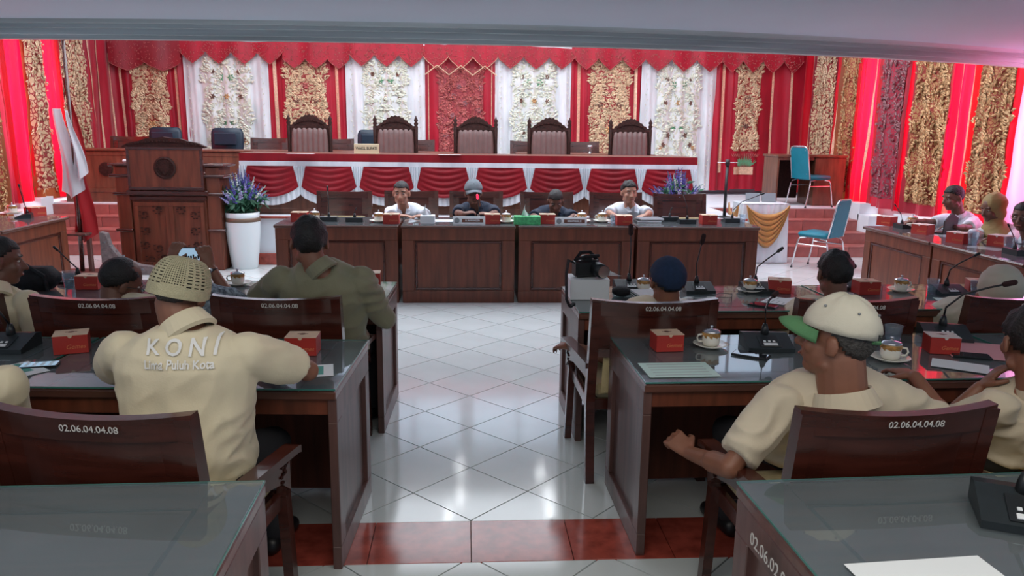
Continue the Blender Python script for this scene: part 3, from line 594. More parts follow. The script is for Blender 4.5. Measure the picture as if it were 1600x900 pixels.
# ---------------------------------------------------------------- wooden armchair (faces +y)
def armchair(label):
    t = thing('wooden_armchair', label, 'chair', (0, 0, 0), 0, 'wooden armchairs with cream cushions')
    W = 0.29
    def backp(z): return -0.27 - 0.16 * max(0, z - 0.42)          # reclined back line
    for s in (-1, 1):
        b = B(); prf = [(backp(z) if z >= 0.42 else -0.27 - 0.06 * (0.42 - z) / 0.42, z) for z in (0.0, 0.2, 0.42, 0.6, 0.8, 0.955)]
        loft(b, [[V((s * W + dx * 0.0225, y + dy * (0.022 + 0.006 * (z > 0.3)), z)) for dx, dy in ((-1, -1), (1, -1), (1, 1), (-1, 1))] for y, z in prf]); obj('back_post', b, M['wood_dark'], t)
        b = B(); loft(b, [[V((s * (W + ox) + dx * 0.019, y + dy * 0.022, z)) for dx, dy in ((-1, -1), (1, -1), (1, 1), (-1, 1))] for y, z, ox in ((0.265, 0.0, 0.025), (0.255, 0.42, 0.012), (0.23, 0.59, 0.035))]); obj('leg', b, M['wood_dark'], t)
        b = B(); loft(b, [[V((s * (W + 0.045 * (y + 0.32) / 0.6) + dx * 0.03, y, z + dz * 0.014)) for dx, dz in ((-1, -1), (1, -1), (1, 1), (-1, 1))] for y, z in ((-0.30, 0.61), (-0.1, 0.608), (0.15, 0.60), (0.27, 0.595), (0.29, 0.59))]); arm = obj('armrest', b, M['wood_dark'], t)
        b = B(); prism(b, [(s * (W + 0.045 * (y + 0.32) / 0.6) - 0.009, y, z) for y, z in ((-0.29, 0.60), (-0.29, 0.53), (0.05, 0.525), (0.17, 0.50), (0.235, 0.45), (0.235, 0.59))], (0.018, 0, 0)); obj('arm_panel', b, M['wood_dark'], t)
        b = B()
        for q in range(9): 
            a = q * 0.9; sph(b, (s * (W + 0.049), 0.18 + 0.035 * math.cos(a) * (q % 3) / 2, 0.535 + 0.03 * math.sin(a) * (q % 3) / 2), (0.004, 0.011, 0.009), n=6)
        obj('arm_carving', b, M['wood_black'], arm, kind='stuff')
        b = B(); box(b, (s * W, -0.01, 0.40), (0.03, 0.5, 0.06), 0.004); obj('seat_rail', b, M['wood_dark'], t)
    for y in (0.25, -0.27):
        b = B(); box(b, (0, y, 0.40), (2 * W - 0.03, 0.03, 0.06), 0.004); obj('seat_rail', b, M['wood_dark'], t)
    # curved headboard: top rail, bottom rail, recessed panel
    def board(z0, z1, th, off, m, nm, xw=W - 0.0):
        b = B(); xs = [-xw + 2 * xw * i / 14 for i in range(15)]
        def yy(x, z): return backp(z) - 0.035 * (1 - (x / W) ** 2) + off
        tp = lambda x: z1 + (0.0 if nm != 'top_rail' else -0.012 * (1 - (x / W) ** 2))
        loft(b, [[V((x, yy(x, z0) - th / 2, z0)), V((x, yy(x, z0) + th / 2, z0)), V((x, yy(x, tp(x)) + th / 2, tp(x))), V((x, yy(x, tp(x)) - th / 2, tp(x)))] for x in xs]); return obj(nm, b, m, t)
    board(0.885, 0.965, 0.042, 0, M['wood_dark'], 'top_rail', W + 0.022); board(0.665, 0.71, 0.04, 0, M['wood_dark'], 'lower_rail'); board(0.70, 0.89, 0.018, 0.0, M['wood_dark'], 'back_panel')
    for s in (-1, 1):
        b = B(); strut(b, (s * (W - 0.05), backp(0.7) - 0.008, 0.70), (s * (W - 0.05), backp(0.89) - 0.008, 0.89), 0.08, 0.034); obj('side_stile', b, M['wood_dark'], t)
    b = B(); loft(b, [[V((x * 0.235, backp(z) + 0.02 + (0.03 if k in (1, 2) else -0.022) , z)) for k, x in enumerate((-1, -0.93, 0.93, 1))] for z in (0.46, 0.48, 0.67, 0.685)]); obj('back_cushion', b, M['cream_cush'], t, smooth=False)
    b = B(); box(b, (0, 0.0, 0.455), (0.53, 0.50, 0.075), 0.025); obj('seat_cushion', b, M['cream_cush'], t)
    text('02.06.04.04.08', 0.030, M['number'], t, (0.03, backp(0.925) - 0.035 - 0.024, 0.925), (PI / 2 + 0.155, 0, 0), 'number_stencil')
    return t
chair0 = armchair('wooden armchair at lower left, its back numbered, under the kopiah man')
CG = 'wooden armchairs with cream cushions'
def mv(o, x, y, r): o.location = (x, y, 0); o.rotation_euler = (0, 0, r)
mv(chair0, -1.02, 2.50, R_(-9))
for x, y, r, lb, sc_ in (
    (1.27, 2.47, R_(3), 'wooden armchair at lower right, under the man in cream cap', 1),
    (2.06, 2.50, R_(8), 'wooden armchair cut by the right edge, beside the man resting chin', 1),
    (-1.86, 2.48, R_(-8), 'wooden armchair outside left under the edge man in cream', 1),
    (0.91, 3.97, R_(1), 'wooden armchair right of aisle, under the navy skullcap man', 1),
    (1.93, 3.99, R_(2), 'low seen wooden armchair behind the cream cap, under the black haired man', 1),
    (2.83, 4.04, R_(3), 'wooden armchair at right under the ivory veiled woman', 1),
    (-0.90, 4.05, R_(-3), 'wooden armchair left of aisle, under the olive shirt man', 1),
    (-1.74, 4.05, R_(-4), 'wooden armchair in the front row left, under the balding man', 1),
    (-2.50, 4.10, R_(-5), 'wooden armchair at far left under the man in profile', 1),
    (-1.48, 9.12, PI, 'empty wooden armchair facing the hall at left end of head table', 1.06),
    (-0.68, 9.25, PI, 'wooden armchair behind the white shirt man with greying hair', 1.06),
    (0.12, 9.25, PI, 'wooden armchair behind the man in grey cap', 1.06),
    (1.0, 9.25, PI, 'wooden armchair behind the navy shirt man looking down', 1.06),
    (1.87, 9.25, PI, 'wooden armchair behind the slim man in white shirt', 1.06),
    (2.65, 9.12, PI, 'empty wooden armchair facing the hall before the right flowers', 1.06),
    (5.62, 7.6, PI / 2, 'wooden armchair under the white shirt man at right side desk', 1),
    (5.62, 6.75, PI / 2, 'wooden armchair under the olive veiled woman', 1),
    (5.62, 6.0, PI / 2, 'wooden armchair under the man at the right edge', 1)):
    dup(chair0, (x, y, 0), r, lb, CG, sc_)
for x, lb in ((-5.55, 'brown wooden armchair on stage left of the lectern'), (-3.28, 'brown wooden armchair on stage between dark blue chair and leather chair'), (-0.85, 'wooden armchair on stage half behind the second leather chair'), (1.05, 'wooden armchair on stage half behind the fourth leather chair'), (1.95, 'wooden armchair on stage between the two right leather chairs'), (-2.2, 'wooden armchair on stage right of the leftmost leather chair')):
    dup(chair0, (x, 12.95, ST), PI, lb, CG, 1.0)

# ---------------------------------------------------------------- stage furniture
# long table with the red and white skirt
t = thing('long_stage_table', 'long stage table dressed with red swags and white pleats', 'table', (0.075, 10.75, ST))
LW = 6.03
b = B(); box(b, (0, 0, 0.385), (LW, 0.66, 0.77), 0.004); obj('table_body', b, M['wood_stage'], t)
b = B(); box(b, (0, 0, 0.785), (LW + 0.06, 0.74, 0.03), 0.006); obj('table_top', b, M['wood_desk'], t)
for k in range(8):
    f, p = B(), B(); frame_panel(f, p, 0.72, 0.36, -LW / 2 + 0.377 + 0.754 * k, 0.2, -0.335, 0.06, 0.02); fo = obj('front_frame', f, M['wood_stage'], t); obj('front_panel', p, M['wood_stage'], fo)
sk = thing('table_skirt', 'red and white pleated bunting fixed along the long stage table', 'table skirt', (0.075, 10.38, ST))
b = B(); grid(b, lambda u, v: V((-LW / 2 - 0.02 + (LW + 0.04) * u, -0.035 - 0.004 * math.sin(u * 60), 0.70 + 0.10 * v)), 80, 1); obj('red_band', b, M['skirt_red'], sk, smooth=True)
b = B(); grid(b, lambda u, v: V((-LW / 2 - 0.02 + (LW + 0.04) * u, -0.045 - 0.004 * math.sin(u * 50), 0.635 + 0.065 * v)), 80, 1); obj('white_band', b, M['white_pleat'], sk, smooth=True)
SWN = 8; sw = LW / SWN
for k in range(SWN):
    x0 = -LW / 2 + sw * (k + 0.06)
    def dropz(u): return 0.42 - 0.13 * math.sin(PI * u) ** 0.75
    def wid(v): return 0.36 - 0.06 * v * 1.0
    def sf(u, v):
        sag = math.sin(PI * u); zt = 0.64; zl = 0.37 - 0.13 * sag ** 0.8
        z = zl + (zt - zl) * v; xx = (u - 0.5) * sw * (0.95 - 0.17 * v)
        return V((x0 + sw * 0.44 + xx, -0.06 - 0.022 * abs(math.sin(v * 5 * PI + sag * 1.2)) * sag - 0.03 * sag * (1 - v), z))
    b = B(); grid(b, sf, 22, 24); obj('red_swag', b, M['skirt_red'], sk, smooth=True)
    b = B()
    def fr(u, v):
        sag = math.sin(PI * u); zl = 0.372 - 0.13 * sag ** 0.8; pl = 0.012 * math.sin(u * 22 * PI)
        return V((x0 + sw * 0.44 + (u - 0.5) * sw * 0.98, -0.05 - 0.03 * sag + pl * (1 - v * 0.6), zl - 0.115 + 0.125 * v))
    grid(b, fr, 110, 3); obj('white_frill', b, M['white_pleat'], sk, smooth=True)
for k in range(SWN + 1):
    cx = -LW / 2 + sw * k + (0.02 if k == 0 else 0); b = B()
    grid(b, lambda u, v: V((max(-LW / 2 - 0.02, min(LW / 2 + 0.02, cx + (u - 0.5) * (0.30 - 0.06 * (1 - v)))), -0.048 - 0.012 * math.sin(u * 9 * 2 * PI), 0.27 + 0.37 * v)), 72, 4); obj('white_pleats', b, M['white_pleat'], sk, smooth=True)
tag(sk, sk['label'], 'table skirt')
# second row of stage desks with emblem discs
def stage_desk(x0, x1, y, label, emblem=True, top=0.79):
    w_ = x1 - x0; t = thing('stage_desk', label, 'desk', ((x0 + x1) / 2, y + 0.3, ST), 0, 'brown desks in the second row on stage')
    b = B(); box(b, (0, 0, top / 2 - 0.015), (w_ - 0.02, 0.56, top - 0.03), 0.004); obj('desk_body', b, M['wood_stage'], t)
    b = B(); box(b, (0, 0, top - 0.015), (w_ + 0.03, 0.64, 0.03), 0.006); obj('desk_top', b, M['wood_desk'], t)
    f, p = B(), B(); frame_panel(f, p, w_ - 0.03, top - 0.19, 0, (top - 0.19) / 2 + 0.15, -0.292, 0.055, 0.02); fo = obj('front_frame', f, M['wood_stage'], t); obj('front_panel', p, M['wood_stage'], fo)
    if emblem:
        b = B(); q = bmesh.ops.create_cone(b, segments=24, radius1=0.105, radius2=0.095, depth=0.02, cap_ends=True); bmesh.ops.rotate(b, verts=b.verts, matrix=Matrix.Rotation(PI / 2, 3, 'X')); bmesh.ops.translate(b, verts=b.verts, vec=(0, -0.30, top * 0.62))
        e = obj('emblem_disc', b, M['wood_black'], t); b = B()
        for q in range(8): sph(b, (0.055 * math.cos(q * PI / 4), -0.312, top * 0.62 + 0.055 * math.sin(q * PI / 4)), (0.018, 0.006, 0.012), n=6)
        obj('emblem_relief', b, M['wood_black'], e, kind='stuff')
for x0, x1, lb in ((-6.0, -4.75, 'brown stage desk with a round emblem, left of the lectern'), (-4.72, -3.1, 'brown stage desk behind lectern and white vase'), (-3.07, -1.6, 'brown stage desk behind the leftmost leather chair'), (-1.57, -0.05, 'brown stage desk behind the second leather chair'), (0.8, 2.9, 'brown stage desk behind the two right leather chairs')):
    stage_desk(x0, x1, 11.92, lb)
# leather chairs
def leather_chair(label):
    t = thing('leather_chair', label, 'chair', (0, 0, 0), 0, 'carved leather chairs behind the long stage table')
    b = B()
    def q(u, v): 
        x = (u - 0.5) * 0.54; z = 0.46 + 0.68 * v; tuft = 0.012 * abs(math.sin(u * 7 * PI)) if v > 0.42 else 0.014 * abs(math.sin(u * 7 * PI + v * 14)) * abs(math.sin(u * 7 * PI - v * 14)) ** 0.5
        e = 0.03 * (abs(2 * u - 1) ** 8 + (2 * v - 1) ** 8); return V((x, 0.335 - 0.02 * 0 + 0 - tuft * 1.6 + e + 0.05 * v - 0.05, z))
    grid(b, lambda u, v: (lambda p: V((p.x, -p.y, p.z)))(q(u, v)), 42, 34); 
    bk = obj('tufted_back', b, M['leather'], t, smooth=True)
    b = B(); box(b, (0, -0.37, 0.8), (0.56, 0.05, 0.72), 0.01); obj('back_frame', b, M['wood_black'], t)
    for s in (-1, 1):
        b = B(); lathe(b, [(0.026, 0), (0.026, 0.45), (0.03, 0.5), (0.024, 0.9), (0.03, 1.16), (0.022, 1.18), (0.034, 1.21), (0.02, 1.235), (0.033, 1.265), (0.012, 1.30), (0.004, 1.33)], 10, (s * 0.305, -0.36, 0)); obj('turned_post', b, M['wood_black'], t, smooth=True)
        b = B(); strut(b, (s * 0.29, -0.33, 0.66), (s * 0.29, 0.22, 0.66), 0.06, 0.04, 0.008); obj('armrest', b, M['wood_black'], t)
        b = B(); lathe(b, [(0.024, 0), (0.03, 0.2), (0.022, 0.4), (0.028, 0.65)], 10, (s * 0.29, 0.2, 0)); obj('leg', b, M['wood_black'], t, smooth=True)
    b = B(); pts = [(-0.285, 1.13)] + [(-0.285 + 0.57 * i / 20, 1.17 + 0.155 * math.sin(PI * i / 20) ** 1.3 + 0.008 * math.cos(i * PI)) for i in range(21)] + [(0.285, 1.13)]
    prism(b, [(x, -0.385, z) for x, z in pts], (0, 0.045, 0)); cr = obj('carved_crest', b, M['wood_black'], t)
    b = B()
    for i in range(13):
        a = (i - 6) / 6; sph(b, (a * 0.2, -0.335, 1.19 + 0.05 * (1 - a * a)), (0.02, 0.012, 0.016), n=6)
    obj('crest_relief', b, M['wood_black'], cr, kind='stuff')
    b = B(); box(b, (0, -0.04, 0.42), (0.54, 0.56, 0.13), 0.03); obj('seat', b, M['leather'], t)
    return t
LC = 'carved leather chairs behind the long stage table'
lc0 = leather_chair('leftmost brown leather chair, pale papers on the table before it'); lc0.location = (-2.33, 11.47, ST); lc0.rotation_euler = (0, 0, PI)
for x, lb in ((-1.06, 'brown leather chair behind the brass nameplate'), (0.135, 'middle brown leather chair in front of the rose lace'), (1.25, 'brown leather chair, fourth from the left'), (2.49, 'rightmost brown leather chair on the stage')):
    dup(lc0, (x, 11.47, ST), PI, lb, LC)
def exec_chair(label):
    t = thing('office_chair', label, 'chair', (0, 0, 0), 0, 'dark blue office chairs on stage')
    b = B(); loft(b, [[V((dx * w_, 0.0 - 0.22 + dy * 0.05 - 0.08 * (z - 0.45), z)) for dx, dy in ((-1, -0.3), (-0.85, -1), (0.85, -1), (1, -0.3), (1, 0.5), (0.85, 1), (-0.85, 1), (-1, 0.5))] for z, w_ in ((0.46, 0.2), (0.6, 0.24), (0.9, 0.26), (1.04, 0.255), (1.1, 0.23), (1.115, 0.19))]); obj('backrest', b, M['blue_leather'], t, smooth=True)
    b = B(); box(b, (0, -0.12, 0.94), (0.36, 0.03, 0.2), 0.014); obj('head_cushion', b, M['blue_leather'], t)
    b = B(); box(b, (0, 0.03, 0.45), (0.5, 0.5, 0.11), 0.04); obj('seat', b, M['blue_leather'], t)
    b = B(); tube(b, [(0, 0, 0.1), (0, 0, 0.42)], 0.03); obj('gas_column', b, M['black'], t)
    b = B()
    for k in range(5): a = k * 2 * PI / 5; tube(b, [(0, 0, 0.11), (0.28 * math.cos(a), 0.28 * math.sin(a), 0.07)], [0.03, 0.018]); sph(b, (0.28 * math.cos(a), 0.28 * math.sin(a), 0.03), 0.03, n=8)
    obj('star_base', b, M['black'], t)
    for s in (-1, 1):
        b = B(); tube(b, [(s * 0.24, -0.1, 0.45), (s * 0.3, -0.1, 0.66), (s * 0.3, 0.2, 0.66)], 0.02); obj('armrest', b, M['black'], t)
    return t
e0 = exec_chair('dark blue office chair on stage behind the lectern top'); e0.location = (-4.93, 12.92, ST); e0.rotation_euler = (0, 0, PI)
for x, lb in ((-3.93, 'dark blue office chair before the leftmost white drape'), (-1.55, 'dark blue office chair half hidden by the second leather chair')): dup(e0, (x, 12.9, ST), PI, lb)
# right stage desk (open niche) and banquet chairs
t = thing('side_stage_desk', 'brown desk on the right of the stage seen from its open side', 'desk', (5.50, 12.42, ST))
for (c, s, nm, m) in (((0, 0, 0.785), (1.14, 0.66, 0.035), 'desk_top', 'wood_stage'), ((0.3, -0.02, 0.385), (0.5, 0.58, 0.765), 'cabinet', 'wood_stage'), ((-0.54, 0, 0.385), (0.03, 0.58, 0.765), 'side_panel', 'wood_stage'), ((-0.25, 0.27, 0.42), (0.56, 0.02, 0.68), 'back_panel', 'wood_black'), ((-0.25, -0.28, 0.745), (0.58, 0.03, 0.05), 'apron', 'wood_stage')):
    b = B(); box(b, c, s, 0.004); obj(nm, b, M[m], t)
def banquet(label):
    t = thing('banquet_chair', label, 'chair', (0, 0, 0), 0, 'teal chairs with chrome frames')
    b = B(); box(b, (0, 0.02, 0.46), (0.42, 0.42, 0.07), 0.03); obj('seat', b, M['teal'], t, smooth=True)
    b = B(); loft(b, [[V((dx * w_, -0.21 - 0.17 * (z - 0.5) + dy * 0.017, z)) for dx, dy in ((-1, -0.5), (-0.9, -1), (0.9, -1), (1, -0.5), (1, 0.5), (0.9, 1), (-0.9, 1), (-1, 0.5))] for z, w_ in ((0.44, 0.19), (0.5, 0.2), (0.8, 0.19), (0.9, 0.175), (0.925, 0.15))]); obj('backrest', b, M['teal'], t)
    b = B(); P = lambda s, z: V((s * (0.205 - 0.03 * max(0, z - 0.5)), -0.215 - 0.17 * (z - 0.5), z))
    tube(b, [P(-1, 0.44), P(-1, 0.7), P(-1, 0.88)] + [V((-0.17, P(1, 0.93).y, 0.925)), V((-0.12, P(1, 0.94).y, 0.942)), V((0.12, P(1, 0.94).y, 0.942)), V((0.17, P(1, 0.93).y, 0.925))] + [P(1, 0.88), P(1, 0.7), P(1, 0.44)], 0.011, 6); obj('back_frame', b, M['chrome'], t, smooth=True)
    for s in (-1, 1):
        for y0, y1 in ((0.19, 0.26), (-0.19, -0.27)):
            b = B(); tube(b, [(s * 0.2, y0 * 0.5, 0.425), (s * 0.2, y0, 0.41), (s * 0.215, y0 * 1.08, 0.36), (s * 0.225, y1, 0.012)], 0.011, 6); l = obj('leg', b, M['chrome'], t, smooth=True)
            b = B(); tube(b, [(s * 0.225, y1, 0), (s * 0.225, y1, 0.02)], 0.016, 8); obj('rubber_foot', b, M['black'], l)
        b = B(); tube(b, [(s * 0.21, -0.2, 0.33), (s * 0.21, 0.2, 0.33)], 0.007, 6); obj('stretcher', b, M['chrome'], t)
    b = B()
    for s in (-1, 1):
        for z in (0.52, 0.88): sph(b, (s * 0.15, -0.21 - 0.17 * (z - 0.5) - 0.018, z), 0.008, n=6)
    obj('back_rivets', b, M['chrome'], t, kind='stuff')
    return t
bc = banquet('teal chrome chair standing on the floor before the right steps'); bc.location = (4.72, 9.95, 0); bc.rotation_euler = (0, 0, R_(38))
dup(bc, (5.45, 12.0, ST), R_(-72), 'teal chrome chair on stage pushed at the open brown desk')

# gold swag table
gt = thing('draped_side_table', 'small table in white cloth with gold swags before the right steps', 'table', (4.1, 10.55, 0))
b = B(); box(b, (0, 0, 0.4), (0.58, 0.36, 0.78)); obj('table_frame', b, M['wood_stage'], gt)
def skc(u, v):
    # rounded rectangle path
    P_ = [(-0.32, 0.2), (-0.32, -0.2), (0.32, -0.2), (0.32, 0.2), (-0.32, 0.2)]; d = [0.4, 0.64, 0.4, 0.64]; s = u * sum(d)
    for i in range(4):
        if s <= d[i] + 1e-9: break
        s -= d[i]
    k = s / d[i]; x = P_[i][0] + (P_[i + 1][0] - P_[i][0]) * k; y = P_[i][1] + (P_[i + 1][1] - P_[i][1]) * k
    fl = 1 + 0.10 * (1 - v) + 0.025 * math.sin(u * 2 * PI * 26) * (1 - v * 0.5); return V((x * fl, y * fl, 0.01 + 0.81 * v))
b = B(); grid(b, skc, 260, 6); box(b, (0, 0, 0.822), (0.65, 0.41, 0.012), 0.004); obj('white_cloth', b, M['white_pleat'], gt, smooth=True)
for (xa, ya, xb, yb) in ((-0.3, -0.235, 0.33, -0.235), (-0.36, 0.2, -0.36, -0.2)):
    for k in range(6):
        b = B(); A = V((xa, ya, 0.80)); Bp = V((xb, yb, 0.80)); dr = 0.16 + 0.075 * k; inset = 0.04 * (5 - k) / 5
        n_ = V((0, -1, 0)) if ya == yb else V((-1, 0, 0))
        pts = [A.lerp(Bp, 0.02 + inset * 0.4 + (0.96 - inset * 0.8) * i / 16) + V((0, 0, -dr * math.sin(PI * i / 16) ** 0.75)) + n_ * (0.012 + 0.018 * math.sin(PI * i / 16)) for i in range(17)]
        rings = []
        for i, p in enumerate(pts):
            w_ = 0.012 + 0.034 * math.sin(PI * i / 16); rings.append([p + V((0, 0, w_)), p + n_ * 0.022, p - V((0, 0, w_)), p - n_ * 0.004])
        loft(b, rings); obj('gold_swag', b, M['gold_swag'], gt, smooth=True)
for dx, dy, r, lb in ((-0.1, 0.05, -14, 'left grey tilted panel standing on the gold swagged table'), (0.12, 0.02, -10, 'right grey tilted panel standing on the gold swagged table')):
    t = thing('tilted_panel', lb, 'display panel', (4.1 + dx, 10.55 + dy, 0.83), R_(r)); b = B(); box(b, (0, 0, 0.062), (0.19, 0.008, 0.13), 0.002, Matrix.Rotation(R_(-22), 3, 'X')); obj('panel', b, M['greymetal'], t)
    b = B(); strut(b, (0, 0.065, 0.0), (0, 0.01, 0.09), 0.04, 0.005); obj('prop', b, M['greymetal'], t)
# black stand
t = thing('post_stand', 'slim black post with round base near the stage front at right', 'stand', (3.51, 10.30, ST)); 
b = B(); tube(b, [(0, 0, 0.02), (0, 0, 0.70)], 0.022, 10); tube(b, [(0, 0, 0.70), (0, 0, 0.78)], 0.032, 10); obj('post', b, M['black'], t, smooth=True)
b = B(); lathe(b, [(0.11, 0), (0.11, 0.012), (0.03, 0.025)], 20); obj('base', b, M['black'], t)
b = B(); tube(b, [(-0.14, 0, 0.74), (0.14, 0, 0.74)], 0.006, 6); obj('cross_rod', b, M['chrome'], t)

# lectern
lt = thing('lectern', 'tall carved wooden lectern with round emblem panel', 'lectern', (-3.66, 9.95, 0), R_(-2))
b = B(); box(b, (0, 0, 0.6), (0.92, 0.4, 1.2), 0.01); obj('body', b, M['wood_desk'], lt)
b = B(); box(b, (0, -0.22, 1.26), (0.90, 0.05, 0.5), 0.01); up = obj('upper_board', b, M['wood_desk'], lt)
f, p = B(), B(); frame_panel(f, p, 0.92, 0.52, 0, 1.26, -0.252, 0.035, 0.03); obj('board_frame', f, M['wood_dark'], up); obj('board_panel', p, M['wood_desk'], up)
b = B(); lathe(b, [(0.135, 0), (0.135, 0.015), (0.115, 0.025), (0.1, 0.018)], 28); bmesh.ops.rotate(b, verts=b.verts, matrix=Matrix.Rotation(PI / 2, 3, 'X')); bmesh.ops.translate(b, verts=b.verts, vec=(0, -0.242, 1.27))
em = obj('emblem', b, M['wood_black'], lt); b = B()
prism(b, [(x * 0.06, -0.262, 1.27 + z * 0.075) for x, z in ((-1, 1), (0, 1.25), (1, 1), (1, -0.2), (0, -1.2), (-1, -0.2))], (0, -0.008, 0))
for q in range(14): a = q * 2 * PI / 14; sph(b, (0.09 * math.cos(a), -0.265, 1.27 + 0.095 * math.sin(a)), (0.014, 0.006, 0.01), n=6)
obj('emblem_shield', b, M['wood_black'], em)
b = B(); box(b, (0, -0.21, 0.965), (1.0, 0.07, 0.06), 0.012); box(b, (0, -0.21, 0.9), (0.94, 0.05, 0.05), 0.01); obj('mid_moulding', b, M['wood_dark'], lt)
for s in (-1, 1):
    f, p = B(), B(); frame_panel(f, p, 0.43, 0.8, s * 0.215, 0.45, -0.225, 0.05, 0.03); fo = obj('door_frame', f, M['wood_desk'], lt); obj('door_panel', p, M['wood_desk'], fo)
    b = B(); r = random.Random(5)
    for (cx, cz) in ((-0.08, 0.76), (0.08, 0.5), (-0.06, 0.28), (0.09, 0.70), (-0.1, 0.16), (0.05, 0.14), (0.1, 0.32)):
        for q in range(10):
            a = q * 0.75; rr = 0.015 + 0.006 * q; sph(b, (s * (0.215 + cx + rr * math.cos(a) * 0.9), -0.222, cz + rr * math.sin(a)), (0.016, 0.008, 0.011), n=6)
    obj('vine_carving', b, M['wood_black'], lt, kind='stuff')
    b = B(); box(b, (s * 0.55, 0.0, 0.64), (0.17, 0.42, 1.28), 0.01); wg = obj('side_wing', b, M['wood_desk'], lt)
    for z in (0.5, 0.95, 1.17, 1.30): b = B(); box(b, (s * 0.565, 0, z), (0.21 + 0.06 * (z > 1.1), 0.47, 0.035), 0.01); obj('wing_moulding', b, M['wood_dark'], wg)
b = B(); pts = [(-0.50, 1.51)] + [(-0.5 + i / 10, 1.53 + 0.10 * math.sin(PI * i / 10) + 0.012 * (i % 2)) for i in range(11)] + [(0.50, 1.51)]
prism(b, [(x, -0.25, z) for x, z in pts], (0, 0.07, 0)); cr = obj('carved_crest', b, M['wood_black'], lt)
b = B()
for i in range(21): a = (i - 10) / 10; sph(b, (a * 0.43, -0.255, 1.55 + 0.04 * (1 - a * a)), (0.024, 0.012, 0.018), n=6)
obj('crest_relief', b, M['wood_black'], cr, kind='stuff')
t = thing('gooseneck_microphone', 'thin gooseneck microphone on the left wing of the lectern', 'microphone', (-4.21, 9.95, 1.32))
b = B(); box(b, (0, 0, 0.02), (0.1, 0.08, 0.035), 0.01); obj('base', b, M['label'], t); b = B(); tube(b, [(0, 0, 0.03), (0.12, -0.05, 0.12), (0.22, -0.1, 0.25)], 0.005, 6); obj('stem', b, M['black'], t)

# flag and its stand
fs = thing('flag_stand', 'carved wooden stand holding the flag pole at left', 'stand', (-4.62, 9.35, 0))
b = B(); tube(b, [(0.03, 0, 0.05), (0.06, 0, 1.0), (0.07, 0, 2.72)], [0.026, 0.024, 0.018], 10); obj('pole', b, M['wood_dark'], fs, smooth=True)
b = B(); sph(b, (0.07, 0, 2.75), (0.03, 0.03, 0.06), n=10); obj('finial', b, M['bronze'], fs, smooth=True)
b = B(); box(b, (0.0, 0, 0.51), (0.36, 0.3, 0.03), 0.008); obj('upper_board', b, M['wood_side'], fs)
b = B(); box(b, (0.0, 0, 0.03), (0.5, 0.4, 0.05), 0.01); obj('foot_board', b, M['wood_side'], fs)
for s in (-1, 1):
    b = B(); strut(b, (s * 0.14, 0, 0.05), (s * 0.14, 0, 0.5), 0.05, 0.05, 0.006); obj('upright', b, M['wood_side'], fs)
t = thing('carved_brace', 'grey curved carved scroll beside the flag stand', 'carving', (-4.38, 9.45, 0))
b = B(); pts = [(0.0, 0.52), (0.07, 0.50), (0.10, 0.36), (0.2, 0.22), (0.42, 0.12), (0.62, 0.09), (0.66, 0.0), (0.0, 0.0)]; prism(b, [(x, -0.05, z) for x, z in pts], (0, 0.1, 0)); obj('scroll', b, mat('grey_stone', (0.20, 0.17, 0.17), 0.7, 0, 0.3, 20, 0.3, 40), t)
b = B()
for i in range(7): sph(b, (0.05 + 0.07 * i, -0.055, 0.40 - 0.055 * i), (0.02, 0.01, 0.02), n=6)
obj('scroll_relief', b, M['greymetal'], t, kind='stuff')
fl = thing('flag', 'red and white flag hanging in folds from its pole', 'flag', (-4.62, 9.35, 0))
def flagf(xo0, xo1, za, zb, yo, m, nm, taper):
    b = B()
    grid(b, lambda u, v: V((xo0 + (xo1 - xo0) * (u - 0.0) * (1 - taper * v) + 0.02 * math.sin(v * 5), yo + 0.045 * math.sin(u * 2.6 * PI + v * 2.5) * (1 - 0.6 * v), za + (zb - za) * v - 0.10 * (1 - v) * (1 - abs(2 * u - 0.9)))), 26, 20); return obj(nm, b, m, fl, smooth=True)
flagf(-0.10, 0.15, 1.02, 1.95, -0.03, M['flag_white'], 'white_field', 0.55); flagf(0.06, 0.22, 1.22, 1.93, -0.06, M['flag_white'], 'white_fold', 0.8)
flagf(-0.02, 0.24, 0.50, 1.42, 0.0, M['flag_red'], 'red_field', 0.3); flagf(0.03, 0.17, 1.35, 2.30, 0.03, M['flag_red'], 'red_upper_fold', 0.7)

